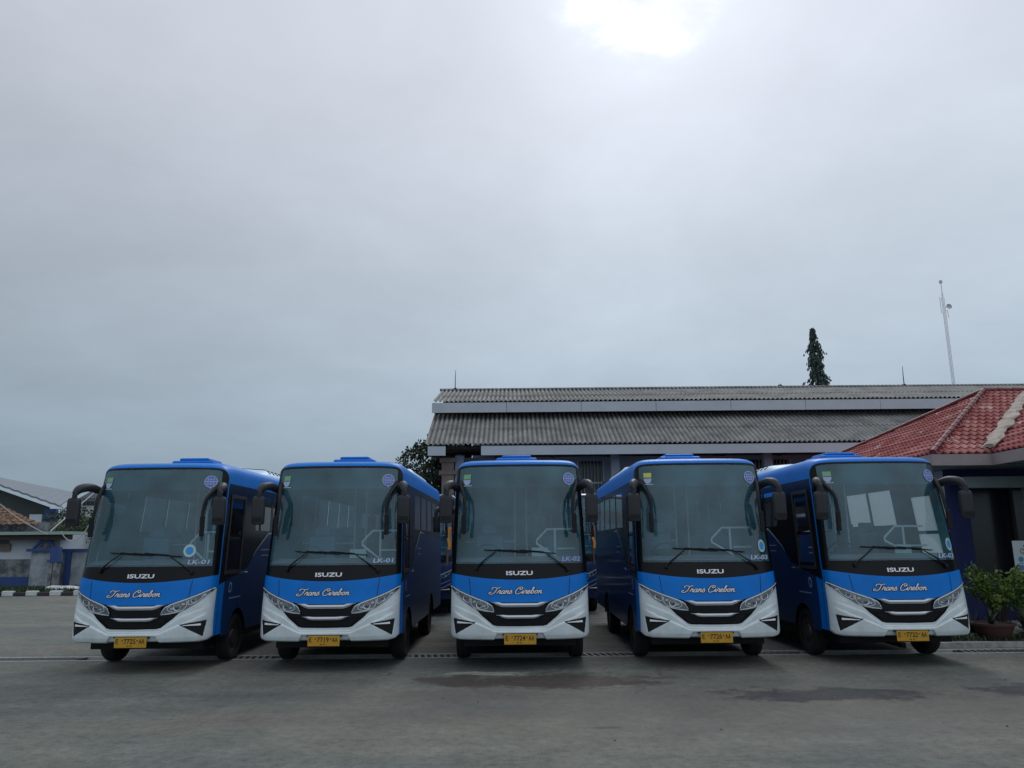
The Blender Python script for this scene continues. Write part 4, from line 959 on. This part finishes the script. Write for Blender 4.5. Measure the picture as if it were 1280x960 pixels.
g.box((.20, -.019, bz1-.13), (.42, -.0155, bz1-.08)); g.box((.24, -.019, bz1-.17), (.42, -.0155, bz1-.145)); g.build('panel_heading', MT['bicon'], nb)
g = G()
for cx, cz in ((.12, bz0+hh*.42), (.34, bz0+hh*.42), (.12, bz0+hh*.16), (.34, bz0+hh*.16)):
    pts = [(cx + .055*math.cos(t), -.018, cz + .055*math.sin(t)) for t in [math.pi*2*k/14 for k in range(14)]]; g.poly(pts); g.box((cx-.06, -.0185, cz-.09), (cx+.06, -.0155, cz-.075))
g.build('pictogram', MT['bicon'], nb)
g = G(); pts = [(.17 + .04*math.cos(t), -.02, bz0+hh*.68 + .045*math.sin(t)) for t in [math.pi*2*k/14 for k in range(15)]]; g.tube(pts, .008, 5); g.build('pictogram_ring', MT['bbrown'], nb)

# ================================================================== KERB BED AND PLANTS, RIGHT
MT['kerb'] = mat('pale_kerb', (.42, .42, .38), .85, color2=(.22, .22, .20), nscale=5, thresh=(.35, .6))
MT['soil'] = mat('soil', (.07, .065, .05), .95, noise=.4, nscale=8)
MT['terra'] = mat('terracotta', (.09, .034, .024), .8, color2=(.07, .035, .03), nscale=5)
MT['darkpot'] = mat('dark_planter', (.04, .04, .042), .8, noise=.3, nscale=6)
tag(G().box((6.9, 14.22, -.05), (30, 14.38, .09)).build('kerb', MT['kerb']), kind='structure')
tag(G().box((6.9, 14.38, -.05), (30, 15.1, .07)).build('planting_bed', MT['soil']), kind='structure')
def pot(x, y, r, h, m, lab):
    e = empty('planter', (x, y, .07), lab, 'planter'); M4 = Matrix.Identity(4)
    G().lathe([(r*.6, 0), (r*.75, h*.15), (r*.95, h*.7), (r*1.0, h*.85), (r*1.07, h*.87), (r*1.07, h), (r*.98, h), (r*.95, h*.9)], M4, 26).build('pot', MT[m], e, True)
    G().lathe([(r*.96, h*.9), (.001, h*.92)], M4, 20).build('soil', MT['soil'], e); return e
pot(8.78, 14.72, .34, .30, 'terra', 'wide terracotta planter at the feet of the shrubs')
pot(9.75, 14.78, .38, .36, 'darkpot', 'dark planter right of the terracotta one')
def shrub(x, y, z0, h, r, n, ls, m, lab, seed, style='leafy', group='potted plants by the office'):
    rng = random.Random(seed); e = empty('shrub', (x, y, z0), lab, 'shrub', group); g = G(); s = G()
    if style == 'leafy':
        for k in range(26):
            a = rng.uniform(0, 6.28); rr = r*rng.uniform(.2, 1); tip = Vector((math.cos(a)*rr, math.sin(a)*rr, h*rng.uniform(.55, 1.05))); mid = tip*.5 + Vector((0, 0, h*.1)); s.tube([(0, 0, 0), mid, tip], [.012, .008, .003], 5)
            for j in range(n):
                u = rng.uniform(.45, 1.05); p = mid.lerp(tip, (u-.4)*1.6) + rv(rng)*.09; leaf(g, p, rv(rng) + Vector((0, 0, .3)), ls*rng.uniform(.6, 1.2), ls*.45, rng)
    else:
        for k in range(n):
            a = rng.uniform(0, 6.28); el = rng.uniform(.25, 1.3); l = h*rng.uniform(.6, 1.1); d = Vector((math.cos(a)*math.cos(el), math.sin(a)*math.cos(el), math.sin(el))); sd = d.cross(Vector((0, 0, 1))).normalized()*ls*.5; rows = []
            for i in range(5):
                t = i/4; p = d*l*t + Vector((0, 0, -l*.45*t*t*math.cos(el))); w_ = (1 - t)**.6; rows.append([p - sd*w_, p + sd*w_])
            g.grid(rows)
        s.tube([(0, 0, 0), (0, 0, h*.2)], .03, 6)
    s.build('stem', MT['bark'], e); g.build('foliage', MT[m], e); return e
shrub(8.75, 14.72, .35, .35, .3, 26, .05, 'leaf_mid', 'spiky low plant growing in the terracotta planter', 1, 'blade')
shrub(9.3, 15.3, .12, 1.15, .62, 70, .085, 'leaf_bright', 'yellow green leafy shrub behind the terracotta planter', 2)
shrub(10.0, 15.2, .12, 1.15, .6, 70, .085, 'leaf_bright', 'yellow green leafy shrub below the notice board', 6)
shrub(9.75, 14.78, .40, .62, .4, 46, .06, 'leaf_mid', 'arching long leaved plant in the dark planter', 8, 'blade')
shrub(9.65, 15.0, .07, .8, .5, 70, .06, 'leaf_bright', 'arching bright green plant rooted in the bed between the two leafy shrubs', 14, 'blade')
shrub(8.75, 15.35, .12, .55, .5, 60, .05, 'leaf_dark', 'dark grassy plant between the blue wall and the terracotta planter', 11, 'blade')
rng = random.Random(12); g = G()
for k in range(1500):
    p = Vector((rng.uniform(7.0, 14), rng.uniform(14.4, 15.08), .07)); leaf(g, p, Vector((rng.uniform(-.5, .5), rng.uniform(-.5, .5), 1)), rng.uniform(.05, .14), .02, rng)
tag(g.build('grass', MT['leaf_mid']), 'short grass and weeds in the bed along the pale kerb', 'grass', kind='stuff')

# ================================================================== LEFT BACKGROUND
MT['lwall'] = mat('white_wall', (.56, .62, .68), .85, noise=.12, nscale=1.5)
MT['lwall2'] = mat('stained_wall', (.34, .38, .42), .9, color2=(.15, .18, .20), nscale=2.2, thresh=(.3, .6))
MT['stone'] = mat('stone_cladding', (.24, .26, .26), .9, color2=(.09, .10, .11), nscale=3.5, thresh=(.4, .6), bump=.3)
MT['lblue'] = mat('blue_trim', (.030, .075, .23), .7, noise=.2, nscale=3)
MT['clay'] = mat('clay_tile', (.34, .19, .11), .9, color2=(.05, .045, .04), nscale=4, thresh=(.40, .60))
MT['metalroof'] = mat('pale_metal_roof', (.19, .22, .26), .7, noise=.12, nscale=.5)
MT['shedwall'] = mat('shed_wall', (.06, .075, .075), .85, noise=.2, nscale=1)
MT['whitekerb'] = mat('white_kerb_paint', (.62, .66, .66), .8, noise=.25, nscale=7)
MT['blackkerb'] = mat('black_kerb_paint', (.03, .03, .035), .8)
MT['green_canopy'] = mat('canopy_sheet', (.28, .38, .34), .7)
YL = 34.0
def bxp(g, px0, py0, px1, py1, Y, dy=.2, z0=None):
    a = at(px0, py0, Y); b = at(px1, py1, Y); g.box((a.x, Y, b.z if z0 is None else z0), (b.x, Y + dy, a.z)); return g
# small tiled house at the frame edge
hs = empty('house', (-27, 38, 0), 'white walled house with mottled clay tile roof at the left edge', 'house')
def rel(o, e): o.location = -Vector(e.location); return o
e0 = hs
rel(bxp(G(), -220, 655, 52, 735, 37.0, 4, 0).build('wall', MT['stone'], hs), hs)  # eave shade put into the wall colour by using the darker stone material
g = G(); a = at(52, 656, 36.2); r_ = at(-20, 622, 40); n = 150; rows = []
for k in range(10):
    for tt, lf in ((k/10, .05), ((k+1)/10, 0)):
        xr = a.x + (r_.x - a.x)*tt; xl = -36; rows.append([(xl + (xr-xl)*i/n, a.y + (r_.y-a.y)*tt, a.z + (r_.z-a.z)*tt + lf + .035*math.sin(i*2*math.pi/4)) for i in range(n+1)])
rel(g.grid(rows).build('roof', MT['clay'], hs, True), hs)
# front white annex with flat canopy, arched window, stone base and blue plinth
an = empty('annex', (-24, YL, 0), 'low white annex with stone cladding, blue plinth and a flat canopy', 'building')
rel(bxp(G(), -200, 668, 73, 701, YL+.3, 2.4).build('wall', MT['lwall'], an), an)
rel(bxp(G(), -200, 701, 39, 723, YL+.22, 2.4).build('stone_base', MT['stone'], an), an)
rel(bxp(G(), -200, 723, 39, 740, YL+.18, 2.4, 0).build('plinth', MT['lblue'], an), an)
g = G(); a = at(-200, 659, YL-.4); b_ = at(86, 668, YL-.4); g.box((a.x, YL-.5, b_.z+.0), (b_.x, YL+1, b_.z+.13)); rel(g.build('canopy', MT['green_canopy'], an), an)
g = G(); g.box((a.x, YL-.35, b_.z-.22), (b_.x-.1, YL+.1, b_.z)); rel(g.build('canopy_beam', MT['wood'], an), an)
c = at(3, 678, YL+.28); n = 14; pts = [(c.x + .30*math.cos(t), YL+.27, c.z + .05 + .36*math.sin(t)) for t in [math.pi*k/n for k in range(n+1)]] + [(c.x-.30, YL+.27, c.z-.30), (c.x+.30, YL+.27, c.z-.30)]
wv = rel(G().poly(pts).build('window', MT['glassdark'], an), an); g = G().box((c.x-.40, YL+.2, c.z-.38), (c.x+.40, YL+.29, c.z-.06)); g.build('sill', MT['brick'], wv)
# gateway with little gable
gw = empty('gate_shrine', at(56, 730, YL).to_tuple()[:2] + (0,), 'small gabled gateway panel with pale face and blue trim beside the annex', 'gateway')
rel(bxp(G(), 40, 689, 68, 719, YL-.1, .25, .25).build('panel', MT['lwall2'], gw), gw)
a, b_, c = at(42, 686, YL-.15), at(68, 687, YL-.15), at(58, 671, YL-.15)
rel(G().tube([a, c], .07, 6).tube([c, b_], .07, 6).box((a.x-.25, YL-.25, a.z-.12), (b_.x+.1, YL+.2, a.z)).build('gable_trim', MT['lblue'], gw), gw)
rel(G().poly([a + Vector((.12, .12, .03)), b_ + Vector((-.12, .12, .03)), c + Vector((0, .12, -.1))]).build('gable_face', MT['stone'], gw), gw)
pl = at(65, 740, YL-.8); e = empty('gate_post', (pl.x, YL-.8, 0), 'stained concrete post with dark blue head in front of the white boundary wall', 'post')
zt_ = at(66, 684, YL-.8).z; zm = at(66, 701, YL-.8).z
G().box((-.16, -.16, 0), (-.02, .16, zm)).box((.02, -.16, 0), (.16, .16, zm)).build('shaft', MT['stone'], e)
G().box((-.15, -.17, zm), (.15, .17, zt_)).box((-.24, -.2, zm-.06), (.24, .2, zm+.03)).build('head', MT['lblue'], e)
# boundary wall
bw = empty('boundary_wall', (-18, YL+.6, 0), 'white boundary wall with blue pilasters and coping, left of the buses', 'wall')
a = at(70, 688, YL+.6); b_ = at(300, 690, YL+.6)
rel(G().box((a.x, YL+.6, 0), (-8.5, YL+.8, a.z-.06)).build('wall_face', MT['lwall2'], bw), bw)
rel(G().box((a.x-.05, YL+.52, a.z-.06), (-8.5, YL+.88, a.z+.06)).build('coping', MT['lblue'], bw), bw)
for k in range(5):
    x = at(86, 700, YL+.6).x + k*2.9; rel(G().box((x-.12, YL+.5, 0), (x+.12, YL+.6, a.z-.06)).build('pilaster', MT['lblue'], bw), bw)
# verge and painted kerb blocks
vg = at(-100, 735, YL-1.6)
tag(G().box((-60, YL-2.5, -.05), (-9, YL+.5, .10)).build('verge', MT['soil']), kind='structure')
rng = random.Random(31); g = G()
for k in range(5200):
    p = Vector((rng.uniform(-30, -14), rng.uniform(YL-2.4, YL+.1), .10)); leaf(g, p, Vector((rng.uniform(-.6, .6), rng.uniform(-.6, .6), 1)), rng.uniform(.08, .26), .05, rng)
tag(g.build('verge_plants', MT['leaf_mid']), 'low weeds on the verge below the white boundary wall', 'ground cover', kind='stuff')
for k in range(27):
    x = -26.5 + k*.47
    if k % 2 == 0: where = 'left' 
    o = bevel(G().box((-.225, -.10, 0), (.225, .10, .20 if k % 2 == 0 else .15)).build('kerb_block', MT['whitekerb' if k % 2 == 0 else 'blackkerb']), .03); o.location = (x, YL-2.65, 0)
    tag(o, ('white' if k % 2 == 0 else 'black') + ' painted kerb block along the verge at far left', 'kerb block', 'white painted kerb blocks' if k % 2 == 0 else 'black painted kerb blocks')
# slabs of pale rubble
for k, (px, py) in enumerate(((84, 722), (98, 726))):
    q = gnd(px, py + 8); q.y = min(q.y, YL-.9); o = bevel(G().box((-.7, -.3, 0), (.6, .3, .16)).build('concrete_slab', MT['whitekerb']), .04); o.location = (at(px, py, YL-1.2-k*.6).x, YL-1.2-k*.6, .12); o.rotation_euler = (R(4), R(3), R(8 - 20*k))
    tag(o, ('pale concrete slab lying on the verge close to the boundary wall', 'pale concrete slab lying on the verge nearer the painted kerb')[k], 'slab')
# big shed
sh = empty('warehouse', (-45, 60, 0), 'large warehouse with a pale sloping metal roof behind the tiled house', 'warehouse')
P4 = [at(-260, 516, 52), at(74, 633, 52), at(97, 617, 74), at(-120, 575, 74)]
def sheet(c4, n=60):
    a, b, c, d = c4; rows = []
    for j in range(2):
        A = [a, d][j]; B = [b, c][j]; rows.append([A.lerp(B, i/n) + Vector((0, 0, .05*(i % 2))) for i in range(n+1)])
    return rows
g = G(); g.grid(sheet(P4)); rel(g.build('roof', MT['metalroof'], sh, solid=.12), sh)
g = G(); a, b_ = P4[0], P4[1]; g.poly([(a.x, 53, 0), (b_.x-1.2, 53, 0), (b_.x-1.2, 53, b_.z+.0), (a.x, 53, a.z-.4)]); rel(g.build('end_wall', MT['shedwall'], sh), sh)
rel(bxp(G(), 56, 636, 63, 700, 52.6, .3, 0).build('column', MT['lblue'], sh), sh)
rel(bxp(G(), 37, 643, 51, 657, 52.7, .2).build('wall_panel', MT['lwall'], sh), sh)
# distant white house with roof
dh = empty('distant_house', (at(112, 640, 75).x, 75, 0), 'distant white house with a shallow gable seen above the hedge', 'house')
rel(bxp(G(), 100, 622, 300, 636, 76, 5, 0).build('wall', MT['opale'], dh), dh)
a, b_, c = at(98, 623, 75.5), at(130, 623, 75.5), at(114, 614, 75.5)
rel(G().poly([a, b_, c]).grid([[a, c], [a + Vector((0, 5, 0)), c + Vector((0, 5, 0))]]).grid([[c, b_], [c + Vector((0, 5, 0)), b_ + Vector((0, 5, 0))]]).build('roof', MT['metalroof'], dh), dh)
for k in range(5): q = at(105 + k*5, 629, 75.9); rel(G().box((q.x-.15, 75.9, q.z-.2), (q.x+.15, 75.99, q.z+.2)).build('window', MT['glassdark'], dh), dh)
# hedge trees behind the boundary wall
for k, (px, py, Y, rx, rz_, m) in enumerate(((94, 676, 37.5, 1.4, .9, 'leaf_mid'), (114, 662, 39.5, 1.5, 1.1, 'leaf_dark'), (82, 664, 46, 1.3, 1.2, 'leaf_dark'), (130, 670, 37.5, 1.6, .9, 'leaf_mid'))):
    c = at(px, py, Y)
    tree((c.x, Y, 0), c.z + rz_*.5, [((0, 0, c.z), (rx, 1.2, rz_)), ((.5, .1, c.z - .7), (rx*.8, 1.1, rz_*.8))], 90, 26, .13, m,
         ['mid green bushy tree just over the boundary wall, left of the bus mirror', 'taller dark tree under the distant white house', 'dark tree against the end of the warehouse', 'green bush over the wall partly behind the bus windscreen'][k], 40 + k, 'trees behind the boundary wall')
# cables
MT['cable'] = mat('pale_cable', (.42, .44, .42), .6)
def cable(p, q, sag, lab):
    p = Vector(p); q = Vector(q); pts = [p.lerp(q, t/14) - Vector((0, 0, sag*4*(t/14)*(1-t/14))) for t in range(15)]
    tag(G().tube(pts, .022, 5).build('cable', MT['cable']), lab, 'cable', 'pale cables over the annex roof')
cable(at(0, 630, 33), at(60, 668, 33.2), .1, 'pale cable running down across the tiled roof')
cable(at(63, 664, 33.5), at(140, 596, 40), .0, 'straight pale cable rising from the canopy to the right')
cable(at(76, 664, 33.5), at(112, 655, 33.5), .55, 'sagging pale cable at the right end of the canopy')

# ================================================================== RADIO MAST
MT['mast'] = mat('mast_paint', (.52, .54, .56), .6)
q = at(1175.5, 350, 110); q2 = at(1191, 484, 110)
mh = q.z; ms = empty('radio_mast', (q.x, 110, 0), 'very thin lattice radio mast rising beyond the long roof at right', 'radio mast')
g = G(); rm = .2; legs = [Vector((rm*math.cos(a_), rm*math.sin(a_), 0)) for a_ in (0, 2.094, 4.188)]
for v in legs: g.tube([v, v + Vector((0, 0, mh*.93))], .03, 4)
k = 0
z = 2.0
while z < mh*.93:
    for i in range(3):
        a_, b_ = legs[i], legs[(i+1) % 3]; g.tube([a_ + Vector((0, 0, z)), b_ + Vector((0, 0, z + .9))], .013, 3, False); g.tube([a_ + Vector((0, 0, z)), b_ + Vector((0, 0, z))], .013, 3, False)
    z += .9
g.tube([(0, 0, mh*.93), (0, 0, mh)], .05, 5); g.build('lattice', MT['mast'], ms)
zz = at(1181, 384, 110).z
G().lathe([(.001, -.1), (.3, -.02), (.42, .12)], Matrix.Translation((.62, -.2, zz)) @ Matrix.Rotation(R(80), 4, 'X'), 16).tube([(.2, 0, zz), (.6, 0, zz)], .05, 5).build('dish', MT['mast'], ms)
g = G().box((-.16, -.16, mh-.5), (.16, .16, mh-.1)); g.tube([(-.1, 0, zz-.9), (-.45, 0, zz-.9), (-.45, 0, zz+1.6)], .04, 5); g.tube([(.2, 0, zz-.5), (.5, 0, zz-.5), (.5, 0, zz-1.6)], .04, 5); g.build('antenna', MT['mast'], ms)
MT['loose'] = mat('pebble', (.06, .06, .058), .9)
rng = random.Random(77); g = G()
for k in range(26):
    x, y = rng.uniform(-8, 8), rng.uniform(5.2, 11.5); r_ = rng.uniform(.005, .013); g.lathe([(.001, 0), (r_, r_*.3), (r_*.7, r_*.8), (.001, r_)], Matrix.Translation((x, y, 0)), 6)
tag(g.build('pebbles', MT['loose']), 'scattered small dark stones on the open yard', 'pebbles', kind='stuff')
